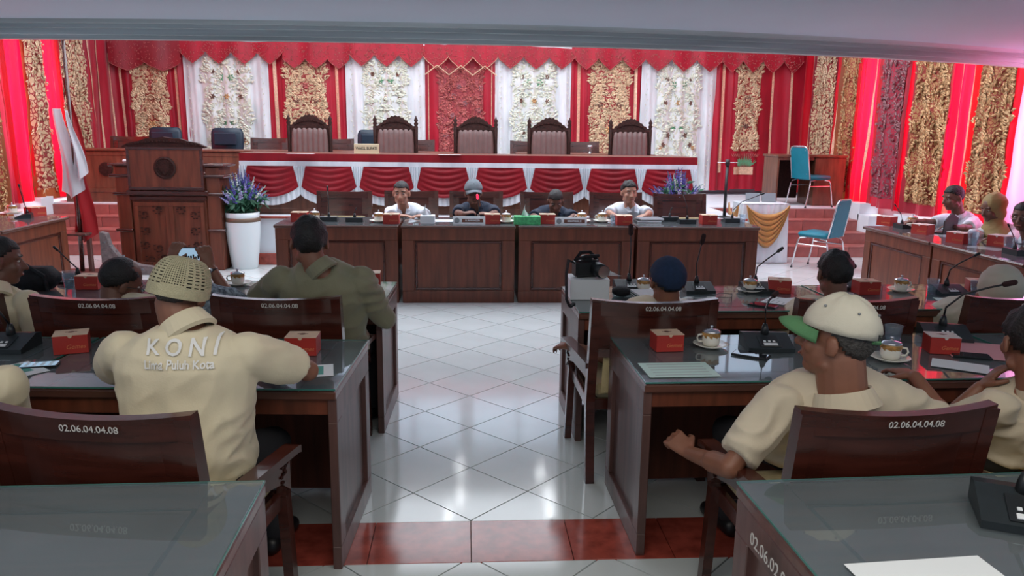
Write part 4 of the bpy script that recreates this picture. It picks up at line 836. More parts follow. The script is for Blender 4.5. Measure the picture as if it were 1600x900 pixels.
# flower vases
def vase(label):
    t = thing('floor_vase', label, 'vase', (0, 0, 0), 0, 'tall white vases of lavender')
    b = B(); lathe(b, [(0.155, 0), (0.16, 0.01), (0.19, 0.25), (0.212, 0.45), (0.215, 0.58), (0.205, 0.66), (0.212, 0.71), (0.19, 0.715), (0.18, 0.6)], 36); obj('vessel', b, M['vase'], t, smooth=True)
    b = B(); lathe(b, [(0.216, 0.60), (0.22, 0.61), (0.217, 0.645), (0.21, 0.65)], 36); obj('band', b, M['bronze'], t, smooth=True)
    r = random.Random(3); lf, l1, l2, wf = B(), B(), B(), B()
    for i in range(64):
        a = r.uniform(0, 2 * PI); sp = r.uniform(0.05, 1.0); h = 0.50 - 0.30 * sp + r.uniform(-0.04, 0.1)
        p0 = V((0.05 * math.cos(a), 0.05 * math.sin(a), 0.68)); p1 = V((0.40 * sp * math.cos(a), 0.32 * sp * math.sin(a), 0.70 + h))
        tube(lf, [p0, p0.lerp(p1, 0.6) + V((0, 0, 0.04)), p1], 0.004, 4); bmx = wf if i % 9 == 0 else (l1 if i % 3 else l2)
        for k in range(14):
            q = p0.lerp(p1, 0.5 + 0.5 * k / 13) + V((0, 0, 0.03 * (1 - k / 13))); rr = 0.026 * (1.15 - k / 16)
            for z in range(2):
                d = V((r.uniform(-1, 1), r.uniform(-1, 1), r.uniform(-0.2, 1))).normalized(); sph(bmx, q + d * rr * 0.6, (rr * 0.55,) * 3, n=6)
        for k in range(9):
            q = p0.lerp(p1, r.uniform(0.1, 0.75)); n = V((r.uniform(-1, 1), r.uniform(-1, 0.2), r.uniform(-0.3, 1))).normalized(); a_, b_ = frame_of(n); leafquad(lf, q, n, a_, r.uniform(0, 6), 0.12, 0.04)
    obj('foliage', lf, M['leafg'], t, kind='stuff'); obj('lavender_spikes', l1, M['lav'], t, kind='stuff'); obj('pale_spikes', l2, M['lav2'], t, kind='stuff'); obj('white_spikes', wf, M['wflower'], t, kind='stuff')
    return t
v0 = vase('tall white vase of lavender beside the lectern'); v0.location = (-2.84, 9.93, 0)
dup(v0, (2.72, 9.85, 0), 0.5, 'tall white vase of lavender behind the right empty chair', None, (1.2, 1.1, 1.06))
t = thing('potted_greenery', 'green leafy plant glimpsed in the gap between middle desks', 'plant', (0.515, 8.75, 0)); b = B(); lathe(b, [(0.07, 0), (0.09, 0.3), (0.08, 0.31)], 16); obj('pot', b, M['vase'], t)
b = B(); r = random.Random(9)
for i in range(130): n = V((r.uniform(-0.5, 0.5), -1, r.uniform(-0.2, 0.8))).normalized(); a_, b_ = frame_of(n); leafquad(b, V((r.uniform(-0.07, 0.07), r.uniform(-0.1, 0.05), r.uniform(0.3, 0.74))), n, a_, r.uniform(0, 6), 0.08, 0.035)
obj('foliage', b, M['leafg'], t, kind='stuff')

# ---------------------------------------------------------------- items on tables
HZ = 0.812; RZ = 0.775     # surface heights: head desks, hall desks
def boxfn(label, pale=False):
    t = thing('snack_box', label, 'box', (0, 0, 0), 0, 'red cardboard snack boxes')
    b = B(); box(b, (0, 0, 0.039), (0.13, 0.105, 0.078), 0.002); obj('carton', b, M['boxred'], t)
    b = B(); box(b, (0, 0, 0.0795), (0.131, 0.106, 0.003), 0.001); prism(b, [(-0.01, -0.0535, 0.079), (0.01, -0.0535, 0.079), (0.004, -0.0535, 0.069), (-0.004, -0.0535, 0.069)], (0, -0.0012, 0)); lid = obj('lid', b, M['boxtopw' if pale else 'boxtop'], t)
    b = B(); lathe(b, [(0.013, 0.0812), (0.013, 0.0817), (0.001, 0.0817)], 14, (0, 0.005, 0)); box(b, (0, 0.006, 0.0815), (0.045, 0.007, 0.0006)); obj('lid_print', b, M['boxlogo'], lid)
    text('Gemes', 0.026, M['boxmark'], t, (0.018, -0.0535, 0.030), (PI / 2, 0, 0), 'box_lettering', skew=0.35)
    return t
bx0 = boxfn('red snack box at the second row desk corner right of aisle'); bxp = boxfn('red snack box with pale open lid near the pink paper', True)
def put(o, px, py, z, r=0.0, first=False, label=None, s=None, yofs=0.0):
    p = on(px, py, z)
    if first: o.location = p + V((0, yofs, 0)); o.rotation_euler = (0, 0, r); return o
    return dup(o, p + V((0, yofs, 0)), r, label, None, s)
put(bx0, 1041, 545, RZ, R_(4), True); put(bxp, 1469, 549, RZ, R_(-12), True)
BS = 1.05
for px, py, z, r, lb in ((114, 548, RZ, 20, 'red snack box left of the kopiah man, with dark reflection'), (474, 551, RZ, 0, 'red snack box at the kopiah man\'s right elbow'), (142, 450, RZ, 0, 'red snack box beside the balding man\'s head'), (578, 445, RZ, 4, 'red snack box past the olive shirt man\'s shoulder'),
    (1217, 456, RZ, -18, 'red snack box left of the black haired man'), (1352, 458, RZ, 0, 'red snack box right of the black haired man'), (1528, 457, RZ, -20, 'red snack box left of the ivory veil'),
    (469, 346, HZ, 0, 'snack box at left end of head table by empty chair'), (612, 349, HZ, 0, 'snack box before the greying man in white'), (769, 349, HZ, 0, 'snack box right of the grey cap man\'s nameplate'), (855, 349, HZ, 0, 'snack box between green tissue box and right nameplate'), (974, 351, HZ, 0, 'snack box before the slim man in white'), (1106, 350, HZ, 0, 'snack box at the right end of head table')):
    put(bx0, px, py, z, R_(r), label=lb, s=BS if z == RZ else 1.25)
for px, py, r, lb in ((1385, 352, -60, 'snack box on the side desk corner nearest the teal chair'), (1441, 366, -62, 'snack box in front of the white shirt man on side desk'), (1497, 380, -64, 'snack box in front of the olive veiled woman'), (1562, 385, -64, 'snack box at the right edge side desk'), (56, 338, 60, 'snack box on the left side desk')):
    dup(bxp if 'left side' not in lb else bx0, on(px, py, RZ), R_(r), lb, None, 1.3)

def cup(label):
    t = thing('teacup', label, 'cup', (0, 0, 0), 0, 'lidded teacups on saucers')
    b = B(); lathe(b, [(0.045, 0.0), (0.05, 0.004), (0.082, 0.018), (0.08, 0.02), (0.045, 0.008)], 28); obj('saucer', b, M['porcelain'], t, smooth=True)
    b = B(); lathe(b, [(0.024, 0.006), (0.036, 0.012), (0.041, 0.03), (0.042, 0.074), (0.039, 0.074), (0.036, 0.02)], 28); bo = obj('bowl', b, M['porcelain'], t, smooth=True)
    b = B(); pts = [V((-0.040, 0, 0.062)), V((-0.060, 0, 0.06)), V((-0.066, 0, 0.045)), V((-0.058, 0, 0.03)), V((-0.04, 0, 0.028))]; tube(b, pts, 0.005, 6); obj('handle', b, M['porcelain'], bo, smooth=True)
    b = B()
    for i in range(20):
        a = 2 * PI * i / 20; d = 0.014 + 0.012 * abs(math.sin(i * 1.7)); c, s = math.cos(a), math.sin(a); tt = V((-s, c, 0)) * 0.0068; o_ = V((c, s, 0)) * 0.0426
        vs = [bm_ for bm_ in (b.verts.new(o_ - tt + V((0, 0, 0.073))), b.verts.new(o_ + tt + V((0, 0, 0.073))), b.verts.new(o_ + tt + V((0, 0, 0.073 - d))), b.verts.new(o_ - tt + V((0, 0, 0.073 - d * 0.8))))]; b.faces.new(vs)
    obj('gold_pattern', b, M['goldpat'], bo)
    b = B(); lathe(b, [(0.043, 0.074), (0.044, 0.078), (0.03, 0.085), (0.008, 0.088), (0.005, 0.094), (0.009, 0.100), (0.004, 0.106)], 24); obj('lid', b, M['silver'], t, smooth=True)
    return t
c0 = cup('white gold patterned teacup beside the corner snack box, right of aisle'); put(c0, 1110, 542, RZ, 0.0, True)
for px, py, z, r, lb, s in ((1390, 563, RZ, 2.6, 'teacup with lid at the cream cap man\'s neck', 1.05), (372, 445, RZ, 0.2, 'teacup on front row desk right of the kopiah', 1), (1005, 455, RZ, 3, 'teacup left of the navy skullcap', 1), (1171, 456, RZ, PI, 'teacup before the rear console, left of the black haired man', 1), (1407, 455, RZ, PI, 'teacup between black haired man and ivory veil', 1),
    (430, 500, 0.0, 0, '', 0), (492, 345, HZ, 0, 'teacup at the left end of head table', 1.2), (592, 347, HZ, PI, 'teacup left of the greying man\'s snack box', 1.2), (791, 348, HZ, 0, 'teacup right of the grey cap man', 1.2), (909, 347, HZ, 0, 'teacup right of the navy shirt man', 1.2), (941, 347, HZ, 0, 'teacup before the slim man in white', 1.2)):
    if s > 0: put(c0, px, py, z, r, label=lb, s=s)
for px, py, lb in ((1425, 352, 'white cup on the side desk near white shirt man'), (20, 334, 'white cup on the left side desk')): dup(c0, on(px, py, RZ), 0, lb, None, 1.2)

def console(label, bend, tip, mic='foam', red=False, name='conference_microphone'):
    """wedge console with buttons; gooseneck through local points bend"""
    t = thing(name, label, 'microphone', (0, 0, 0), 0, 'conference microphone consoles')
    b = B(); prism(b, [(-0.085, -0.07, 0), (-0.085, 0.07, 0), (-0.085, 0.07, 0.045), (-0.085, 0.035, 0.05), (-0.085, -0.07, 0.016)], (0.17, 0, 0)); obj('console_body', b, M['dkgrey'], t)
    sl = math.atan2(0.034, 0.105); R3 = Matrix.Rotation(sl, 3, 'X')
    b = B(); box(b, (0, -0.025, 0.032), (0.075, 0.075, 0.004), 0.001, R3); pn = obj('control_panel', b, M['black'], t)
    b = B()
    for i in (-1, 0, 1): box(b, (i * 0.017, -0.030, 0.033), (0.009, 0.009, 0.004), 0.001, R3)
    box(b, (0, -0.050, 0.027), (0.05, 0.014, 0.003), 0, R3); obj('buttons', b, M['label'], pn)
    b = B(); lathe(b, [(0.017, 0.035), (0.014, 0.065), (0.008, 0.085)], 12, (0, 0.03, 0)); obj('neck_socket', b, M['black'], t, smooth=True)
    b = B(); pts = [V((0, 0.03, 0.08))] + [V(p) for p in bend]; tube(b, pts, 0.0042, 6); obj('gooseneck', b, M['black'], t, smooth=True)
    d = (pts[-1] - pts[-2]).normalized(); b = B(); e = pts[-1] + d * tip
    capsule(b, pts[-1], tip * 0.34, e, tip * 0.34, 10); obj('microphone_head', b, M['led'] if red else M['foam' if mic == 'foam' else 'black'], t, smooth=True)
    return t
def putc(px, py, z, label, bend, r=0, tip=0.03, mic='foam', s=1.0, red=False):
    o = console(label, bend, tip, mic, red); o.location = on(px, py, z); o.rotation_euler = (0, 0, R_(r)); o.scale = (s,) * 3; return o
putc(1197, 543, RZ, 'black console before the green cap peak, its neck hidden', [(0.0, 0.04, 0.14), (0.03, 0.10, 0.16), (0.06, 0.14, 0.17)], -4, 0.03, s=1.25)
putc(1475, 528, RZ, 'black console behind the pale lidded snack box, gooseneck leaning right', [(0.0, 0.02, 0.12), (0.05, 0.0, 0.18), (0.13, -0.02, 0.215), (0.18, -0.03, 0.232)], -14, 0.032, s=1.25)
putc(1600, 812, RZ, 'large black console at the lower right edge', [(0.02, 0.02, 0.12), (0.06, 0, 0.2)], -25, 0.03, s=1.35)
putc(12, 545, RZ, 'black console at the left edge of second row', [(-0.01, 0.01, 0.12), (-0.06, 0, 0.2)], 0, 0.03, s=1.25)
putc(984, 452, RZ, 'console with tall upright microphone left of the navy skullcap', [(0.002, 0.02, 0.2), (-0.003, 0.02, 0.31)], 0, 0.04, s=1.15)
putc(1090, 455, RZ, 'console with upright microphone right of the navy skullcap', [(-0.01, 0.02, 0.15), (0.015, 0.02, 0.28)], 0, 0.04, s=1.1)
putc(1182, 455, RZ, 'console before right steps, gooseneck bent right', [(0.002, 0.02, 0.14), (0.05, 0.0, 0.19), (0.11, 0.0, 0.235)], 0, 0.028, 'b', s=1.1)
putc(1360, 470, RZ, 'console with foam ball microphone beside the black haired man', [(0.01, 0.02, 0.12), (0.04, 0.02, 0.13)], -4, 0.045, s=1.0).location.y = 4.8
putc(1482, 459, RZ, 'console left of the ivory veil, gooseneck bent right', [(0.005, 0.02, 0.14), (0.05, 0.0, 0.185), (0.13, 0.0, 0.225)], 0, 0.024, 'b', s=1.1)
putc(120, 441, RZ, 'console behind the water glass at far left', [(-0.04, 0.02, 0.13), (-0.09, 0.0, 0.2)], 6, 0.024, 'b', s=1.05)
putc(515, 345, HZ, 'console with microphone before the left empty chair', [(0.0, 0.03, 0.2), (0.01, 0.0, 0.31)], 180, 0.03, 'b', s=1.05)
putc(555, 346, HZ, 'flat console right of the left empty chair microphone', [(-0.0, 0.03, 0.1), (-0.01, 0.03, 0.12)], 180, 0.02, 'b', s=1.05)
putc(748, 349, HZ, 'microphone with red ring lit before the grey cap man', [(0.0, 0.06, 0.17), (0.012, 0.09, 0.26)], 180, 0.035, 'b', s=1.0, red=True).location.y += 0.10
putc(1072, 349, HZ, 'console with microphone before the right empty chair', [(0.01, 0.03, 0.18), (0.05, 0.0, 0.30)], 180, 0.026, 'b', s=1.05)
putc(1045, 345, HZ, 'flat dark console right of the notebooks', [(-0.0, 0.03, 0.1), (-0.01, 0.03, 0.12)], 180, 0.02, 'b', s=1.05)
putc(1142, 347, HZ, 'console at the right end of head table, gooseneck bent right', [(-0.01, 0.02, 0.13), (-0.1, 0.0, 0.21), (-0.30, 0, 0.29)], 180, 0.03, 'b', s=1.05)
putc(1413, 357, RZ, 'console on the right side desk near its corner', [(0.0, 0.05, 0.14), (0.02, 0.1, 0.22)], 90, 0.02, 'b', s=1.1)
putc(1590, 398, RZ, 'console at the right edge of the side desks', [(0.0, 0.05, 0.14), (0.0, 0.1, 0.22)], 90, 0.02, 'b', s=1.1)
putc(38, 341, RZ, 'console on the left side desk, microphone leaning left', [(0.05, 0.02, 0.15), (0.2, 0.02, 0.32)], -70, 0.026, 'b', s=1.1)

def phone(label, px, py, z, r, lit=False, s=1.0):
    t = thing('mobile_phone', label, 'phone', on(px, py, z), R_(r)); b = B(); box(b, (0, 0, 0.0045), (0.078 * s, 0.16 * s, 0.009), 0.003); obj('case', b, M['black'], t)
    b = B(); box(b, (0, 0, 0.0094), (0.07 * s, 0.148 * s, 0.0012)); sc2 = obj('screen', b, M['screen' if lit else 'screen_off'], t)
    if lit:
        b = B()
        for i in range(3):
            for j in range(4): box(b, ((i - 1) * 0.02, (j - 1.5) * 0.03, 0.0102), (0.012, 0.014, 0.0006))
        obj('screen_icons', b, M['label'], sc2)
    return t
phone('phone with lit icon screen left of the kopiah man', 62, 572, RZ, -78, True, 0.9)
phone('dark phone lying before the corner console, right of aisle', 1173, 556, RZ, 55)
phone('dark phone beside the pink paper', 1517, 557, RZ, 70)
phone('phone lying among the papers before the black haired man', 1192, 478, RZ, 50)
def sheet(label, px, py, z, w_, h_, r, m, under=False, lines=0, inner=None):
    t = thing('paper_sheet', label, 'paper', on(px, py, z) + V((0, 0, 0.0008)), R_(r)); b = B(); box(b, (0, 0, 0.0006), (w_, h_, 0.0012)); obj('sheet', b, M[m], t)
    if lines:
        b = B()
        for i in range(lines): box(b, (0, h_ * (0.36 - 0.72 * i / (lines - 1)), 0.0015), (w_ * 0.8, 0.006, 0.0004))
        obj('printed_lines', b, M['paperline'], t)
    if inner: b = B(); box(b, (-w_ * 0.1, 0, 0.0015), (w_ * 0.7, h_ * 0.72, 0.0004)); obj('teal_print', b, M[inner], t)
sheet('mint printed sheet at the desk corner right of aisle', 1060, 578, RZ + 0.001, 0.30, 0.20, 2, 'mint', lines=5)
sheet('white and teal printed sheet at the left edge', 0, 585, RZ + 0.001, 0.21, 0.29, -40, 'paper', inner='tealpaper')
sheet('white and teal printed sheet under the kopiah man\'s hand', 490, 580, RZ + 0.001, 0.16, 0.16, 10, 'paper', inner='tealpaper')
sheet('pink paper at the right of second row', 1530, 548, RZ + 0.001, 0.3, 0.3, -20, 'pinkpaper')
sheet('pale sheet in front of the pink paper', 1500, 572, RZ + 0.003, 0.22, 0.14, -34, 'paper')
sheet('white papers fanned before the black haired man, left one', 1215, 470, RZ + 0.002, 0.2, 0.14, 50, 'paper', lines=4)
sheet('white papers fanned before the black haired man, right one', 1245, 470, RZ + 0.004, 0.22, 0.15, 20, 'paper')
sheet('pale teal sheet left of the ivory veil', 1500, 471, RZ + 0.002, 0.26, 0.16, -14, 'mint')
sheet('white paper at the bottom right corner of the photo', 1450, 898, RZ + 0.002, 0.34, 0.12, 4, 'paper')
sheet('papers before the greying man on head table', 690, 345, HZ + 0.002, 0.3, 0.2, 0, 'paper')
sheet('white paper on side desk before the man in white', 1470, 368, RZ + 0.002, 0.28, 0.2, -60, 'paper')
sheet('white paper on side desk before the veiled woman', 1540, 388, RZ + 0.002, 0.28, 0.2, -60, 'paper')
sheet('papers on the left side desk', 30, 330, RZ + 0.002, 0.3, 0.5, 10, 'paper')
sheet('folded white paper on long table before leftmost leather chair', 470, 240, ST + 0.802, 0.35, 0.15, 0, 'paper')
sheet('folded white paper on long table left of middle leather chair', 703, 242, ST + 0.802, 0.3, 0.12, 3, 'paper')
# glasses of water / plastic cups
def tumbler(label, p, s=1.0):
    t = thing('plastic_cup', label, 'cup', p); t.scale = (s,) * 3; b = B(); lathe(b, [(0.024, 0), (0.034, 0.085), (0.036, 0.088), (0.0325, 0.086), (0.0225, 0.004)], 20); obj('cup_wall', b, M['clear'], t, smooth=True)
    b = B(); lathe(b, [(0.0225, 0.005), (0.028, 0.045)], 20); obj('water', b, M['clear'], t, smooth=True)
tumbler('clear water glass at far left of the front row', on(109, 449, RZ), 1.15); tumbler('clear plastic cup left of the ivory veil console', on(1456, 459, RZ), 1.1); tumbler('clear glass behind the cream cap man\'s teacup', on(1393, 542, RZ), 1.2)
tumbler('clear plastic cup by the ivory veil', on(1524, 462, RZ), 1.1); tumbler('clear cup on side desk before veiled woman', on(1519, 384, RZ), 1.5); tumbler('clear cup on side desk at right edge', on(1575, 392, RZ), 1.4); tumbler('clear plastic cup at right end of head table', on(1160, 349, HZ), 1.1); tumbler('clear cup left of the slim man\'s snack box', on(958, 350, HZ), 1.1)
# white carton with camera, books, glasses
wb = thing('white_carton', 'white carton at the front row desk corner under the camera', 'box', on(922, 470, RZ) + V((0, 0.12, 0)), R_(0)); b = B(); box(b, (0, 0, 0.06), (0.235, 0.2, 0.12), 0.003); obj('carton', b, M['label'], wb); b = B(); box(b, (0, 0, 0.1215), (0.238, 0.203, 0.004), 0.001); obj('lid', b, M['paper'], wb)
b = B(); prism(b, [(0.06, 0.05, 0.124), (0.21, 0.02, 0.124), (0.06, 0.1, 0.124), (0.06, 0.09, 0.18)][:3], (0, 0, 0.002)); prism(b, [(0.03, 0.10, 0.124), (0.20, 0.06, 0.124), (0.06, 0.09, 0.185)], (0, 0.003, 0)); obj('open_flap', b, M['paper'], wb)
cm = thing('camera', 'black camera with strap resting on the white carton', 'camera', wb.location + V((-0.01, 0.0, 0.1235)), R_(15)); cm.scale = (1.25, 1.25, 1.2)
b = B(); box(b, (0, 0, 0.045), (0.13, 0.07, 0.085), 0.012); box(b, (0, 0.0, 0.095), (0.05, 0.055, 0.03), 0.01); obj('body', b, M['black'], cm)
b = B(); tube(b, [(0.04, -0.03, 0.045), (0.045, -0.10, 0.04)], [0.036, 0.034], 18); ln = obj('lens', b, M['black'], cm, smooth=True)
b = B(); tube(b, [(0.045, -0.1, 0.04), (0.0453, -0.104, 0.04)], [0.03, 0.03], 18); obj('lens_ring', b, M['silver'], ln)
b = B(); pts = [V((-0.06, 0, 0.07)), V((-0.10, -0.01, 0.09)), V((-0.13, -0.06, 0.03)), V((-0.155, -0.13, -0.08)), V((-0.15, -0.16, -0.11)), V((-0.12, -0.14, -0.10))]
loft(b, [[p + V((0, 0.012, 0.004)), p + V((0.004, -0.012, 0.004)), p + V((0.004, -0.012, -0.004)), p + V((0, 0.012, -0.004))] for p in pts]); obj('strap', b, M['black_cloth'], cm)
b = B(); pts = [V((0.06, 0, 0.08)), V((0.03, 0.03, 0.12)), V((-0.03, 0.0, 0.125)), V((-0.06, 0, 0.09)), V((-0.02, -0.04, 0.11)), V((0.05, -0.03, 0.11))]; tube(b, pts, 0.009, 6); obj('strap_loop', b, M['black_cloth'], cm)
bp = on(1010, 473, RZ)
for k in range(4):
    t = thing('notebook', 'white edged notebook beside navy skullcap, %s of the stack' % ('bottom', 'second from bottom', 'third from bottom', 'top')[k], 'book', bp + V((0.004 * k, 0.03, 0.0145 * k)), R_(4 * k - 6)); t['group'] = 'stacked notebooks'
    b = B(); box(b, (0, 0, 0.006), (0.15, 0.2, 0.009)); obj('pages', b, M['paper'], t); b = B(); box(b, (0, 0, 0.0115), (0.155, 0.205, 0.002)); box(b, (0, 0, 0.0009), (0.155, 0.205, 0.0018)); obj('cover', b, M['dkgrey'], t)
b = B(); t = thing('cable_pouch', 'dark pouch between the white carton and teacup', 'pouch', on(972, 464, RZ)); sph(b, (0, 0.03, 0.03), (0.06, 0.07, 0.032), n=14); obj('pouch', b, M['black_cloth'], t, smooth=True)
eg = thing('eyeglasses', 'eyeglasses lying folded on the desk right of the skullcap man', 'eyeglasses', on(1143, 470, RZ), R_(70)); 
for s in (-1, 1):
    b = B(); pts = [V((s * 0.034 + 0.026 * math.cos(a * PI / 6), 0, 0.021 + 0.019 * math.sin(a * PI / 6))) for a in range(13)]; tube(b, pts, 0.0018, 5, hint=(0, 1, 0)); obj('rim', b, M['black'], eg); b = B(); tube(b, [(s * 0.06, 0, 0.03), (s * 0.062, 0.07, 0.03), (s * 0.06, 0.12, 0.008)], 0.002, 5); obj('temple', b, M['black'], eg)
    b = B(); lathe(b, [(0.025, 0), (0.025, 0.0012)], 14); bmesh.ops.rotate(b, verts=b.verts, matrix=Matrix.Rotation(PI / 2, 3, 'X')); bmesh.ops.translate(b, verts=b.verts, vec=(s * 0.034, 0, 0.021)); obj('lens', b, M['clear'], eg)
for k, (dz, m, lb) in enumerate(((0, 'dkgrey', 'dark notebook at bottom, right of slim man in white'), (0.024, 'greymetal', 'grey notebook on top, right of slim man in white'))):
    t = thing('notebook', lb, 'book', on(1012, 347, HZ) + V((0.02 * k, 0.02, dz)), R_(6 * k)); b = B(); box(b, (0, 0, 0.0115), (0.27, 0.19, 0.02), 0.003); obj('cover', b, M[m], t); b = B(); box(b, (0, -0.001, 0.0115), (0.262, 0.192, 0.014)); obj('pages', b, M['paper'], t)
def tissue(label, p, m, w_, h_):
    t = thing('tissue_box', label, 'tissue box', p); b = B(); box(b, (0, 0, h_ / 2), (w_, 0.12, h_), 0.003); obj('carton', b, M[m], t)
    b = B(); grid(b, lambda u, v: V(((u - 0.5) * 0.10 * (1 - 0.8 * v) - 0.01 - 0.03 * v * u, 0.02 * math.sin(u * 9) * (1 - v), h_ - 0.002 + 0.12 * v * (1 - 0.45 * u))), 12, 8); obj('tissue', b, M['paper'], t, smooth=True)
tissue('green tissue box on the head table', on(824, 351, HZ) + V((0, 0.06, 0)), 'green_box', 0.275, 0.085)
tissue('white tissue box before the grey cap man\'s papers', on(668, 350, HZ) + V((0, 0.06, 0)), 'label', 0.15, 0.085)
def plate(label, p, w_, txt, h_=0.085):
    t = thing('nameplate', label, 'nameplate', p); R3 = Matrix.Rotation(R_(-12), 3, 'X'); b = B(); box(b, (0, 0, h_ / 2), (w_, 0.006, h_), 0.002, R3); obj('plate', b, M['label'], t)
    b = B(); box(b, (0, 0.03, 0.004), (w_, 0.07, 0.006), 0.002); obj('foot', b, M['clear'], t)
    b = B(); box(b, (0.035, -0.005, h_ / 2), (w_ * 0.66, 0.002, h_ * 0.42), 0, R3); obj('print_band', b, M['boxlogo'], t)
    b = B(); lathe(b, [(h_ * 0.32, 0), (h_ * 0.32, 0.003), (h_ * 0.2, 0.003)], 18); bmesh.ops.rotate(b, verts=b.verts, matrix=Matrix.Rotation(PI / 2 - R_(12), 3, 'X')); bmesh.ops.translate(b, verts=b.verts, vec=(-w_ * 0.38, -0.006, h_ / 2)); obj('seal_print', b, M['greymetal'], t)
    text(txt, h_ * 0.34, M['label'], t, (0.035, -0.0078, h_ / 2), (PI / 2 - R_(12), 0, 0), 'name_lettering', bold=True, sx=9.5 / max(13, len(txt)) * 0.95)
plate('white nameplate before the grey cap man', on(733, 351, HZ), 0.33, 'H. NAWANGSIH'); plate('white nameplate before the navy shirt man', on(892, 352, HZ), 0.33, 'HERMANTO SUARA, S.E')
t = thing('nameplate', 'brass nameplate reading WAKIL BUPATI on the long stage table', 'nameplate', (-1.33, 10.5, ST + 0.80)); b = B(); box(b, (0, 0, 0.065), (0.33, 0.012, 0.13), 0.003); obj('plate', b, M['gold_plate'], t)
b = B(); box(b, (0, 0.03, 0.005), (0.33, 0.08, 0.01), 0.002); obj('foot', b, M['gold_plate'], t)
text('WAKIL BUPATI', 0.052, M['ink'], t, (0, -0.0068, 0.07), (PI / 2, 0, 0), 'name_lettering', bold=True, sx=0.82)
t = thing('small_trophy', 'little silver cup ornament beside the fourth leather chair', 'trophy', (1.90, 11.98, ST + 0.79)); b = B(); lathe(b, [(0.03, 0), (0.03, 0.01), (0.008, 0.02), (0.008, 0.06), (0.035, 0.09), (0.04, 0.13)], 14); obj('cup', b, M['silver'], t, smooth=True)
t = thing('shoulder_bag', 'black bag lying on desk before the profile man at far left', 'bag', on(45, 455, RZ) + V((0.0, 0.05, 0))); b = B(); box(b, (0, 0, 0.07), (0.30, 0.2, 0.14), 0.05); obj('bag_body', b, M['black_cloth'], t, smooth=True); b = B(); tube(b, [(-0.1, 0, 0.13), (0, -0.05, 0.16), (0.12, -0.09, 0.10), (0.14, -0.1, 0.01)], 0.012, 6); obj('strap', b, M['black_cloth'], t)
t = thing('plaid_bundle', 'bundled plaid cloth on desk left of the olive shirt man', 'cloth', on(424, 460, RZ)); b = B(); sph(b, (0, 0, 0.045), (0.075, 0.06, 0.045), n=16)
for v in b.verts: v.co += v.co.normalized() * 0.016 * noise.noise(v.co * 25)
obj('cloth', b, M['plaid'], t, smooth=True)
t = thing('black_folder', 'black folder held up on the right side desk', 'folder', on(1484, 366, RZ), R_(30)); b = B(); prism(b, [(-0.13, 0, 0.02), (0.13, 0, 0.02), (0.14, 0, 0.16), (0, 0, 0.22), (-0.12, 0, 0.14)], (0, 0.012, 0)); prism(b, [(-0.13, 0, 0.0), (0.13, 0, 0.0), (0.13, 0.1, 0.0), (-0.13, 0.1, 0.0)], (0, 0, 0.02)); obj('covers', b, M['black'], t)
# ---------------------------------------------------------------- people
def onX(px, py, X):
    d = _ray(px, py); return V((0, 0, EYE)) + d * (X / d.x)
def remesh(name, bm, m, parent, vox, smooth=2, wr=0.0, dec=0.5, seed=0, wscale=7.0):
    bmesh.ops.recalc_face_normals(bm, faces=bm.faces)
    me = bpy.data.meshes.new(name); bm.to_mesh(me); bm.free(); o = bpy.data.objects.new('tmp', me); C.objects.link(o)
    md = o.modifiers.new('r', 'REMESH'); md.mode = 'VOXEL'; md.voxel_size = vox
    if smooth: s = o.modifiers.new('s', 'SMOOTH'); s.iterations = smooth; s.factor = 0.5
    bpy.context.view_layer.update()
    nm = bpy.data.meshes.new_from_object(o.evaluated_get(bpy.context.evaluated_depsgraph_get())); bpy.data.objects.remove(o)
    if wr:
        no = [v.normal.copy() for v in nm.vertices]
        for v, n in zip(nm.vertices, no):
            p = v.co; q = V((p.x + 0.35 * p.z, p.y, p.z * 1.7 - 0.5 * p.x)) * wscale + V((seed, 0, 0))
            f = 0.75 * noise.noise(q + V((0, 0, 1.3 * noise.noise(p * 4 + V((seed, 5, 0)))))); v.co = p + n * (wr * (1 - 2.2 * abs(f)) - wr * 0.3)
    o = bpy.data.objects.new('tmp', nm); C.objects.link(o)
    if dec < 1:
        d = o.modifiers.new('d', 'DECIMATE'); d.ratio = dec; bpy.context.view_layer.update()
        n2 = bpy.data.meshes.new_from_object(o.evaluated_get(bpy.context.evaluated_depsgraph_get())); o.modifiers.clear(); o.data = n2; nm = n2
    nm.materials.clear(); nm.materials.append(m); nm.polygons.foreach_set('use_smooth', [True] * len(nm.polygons)); nm.name = name
    o.name = name; o.parent = parent; return o
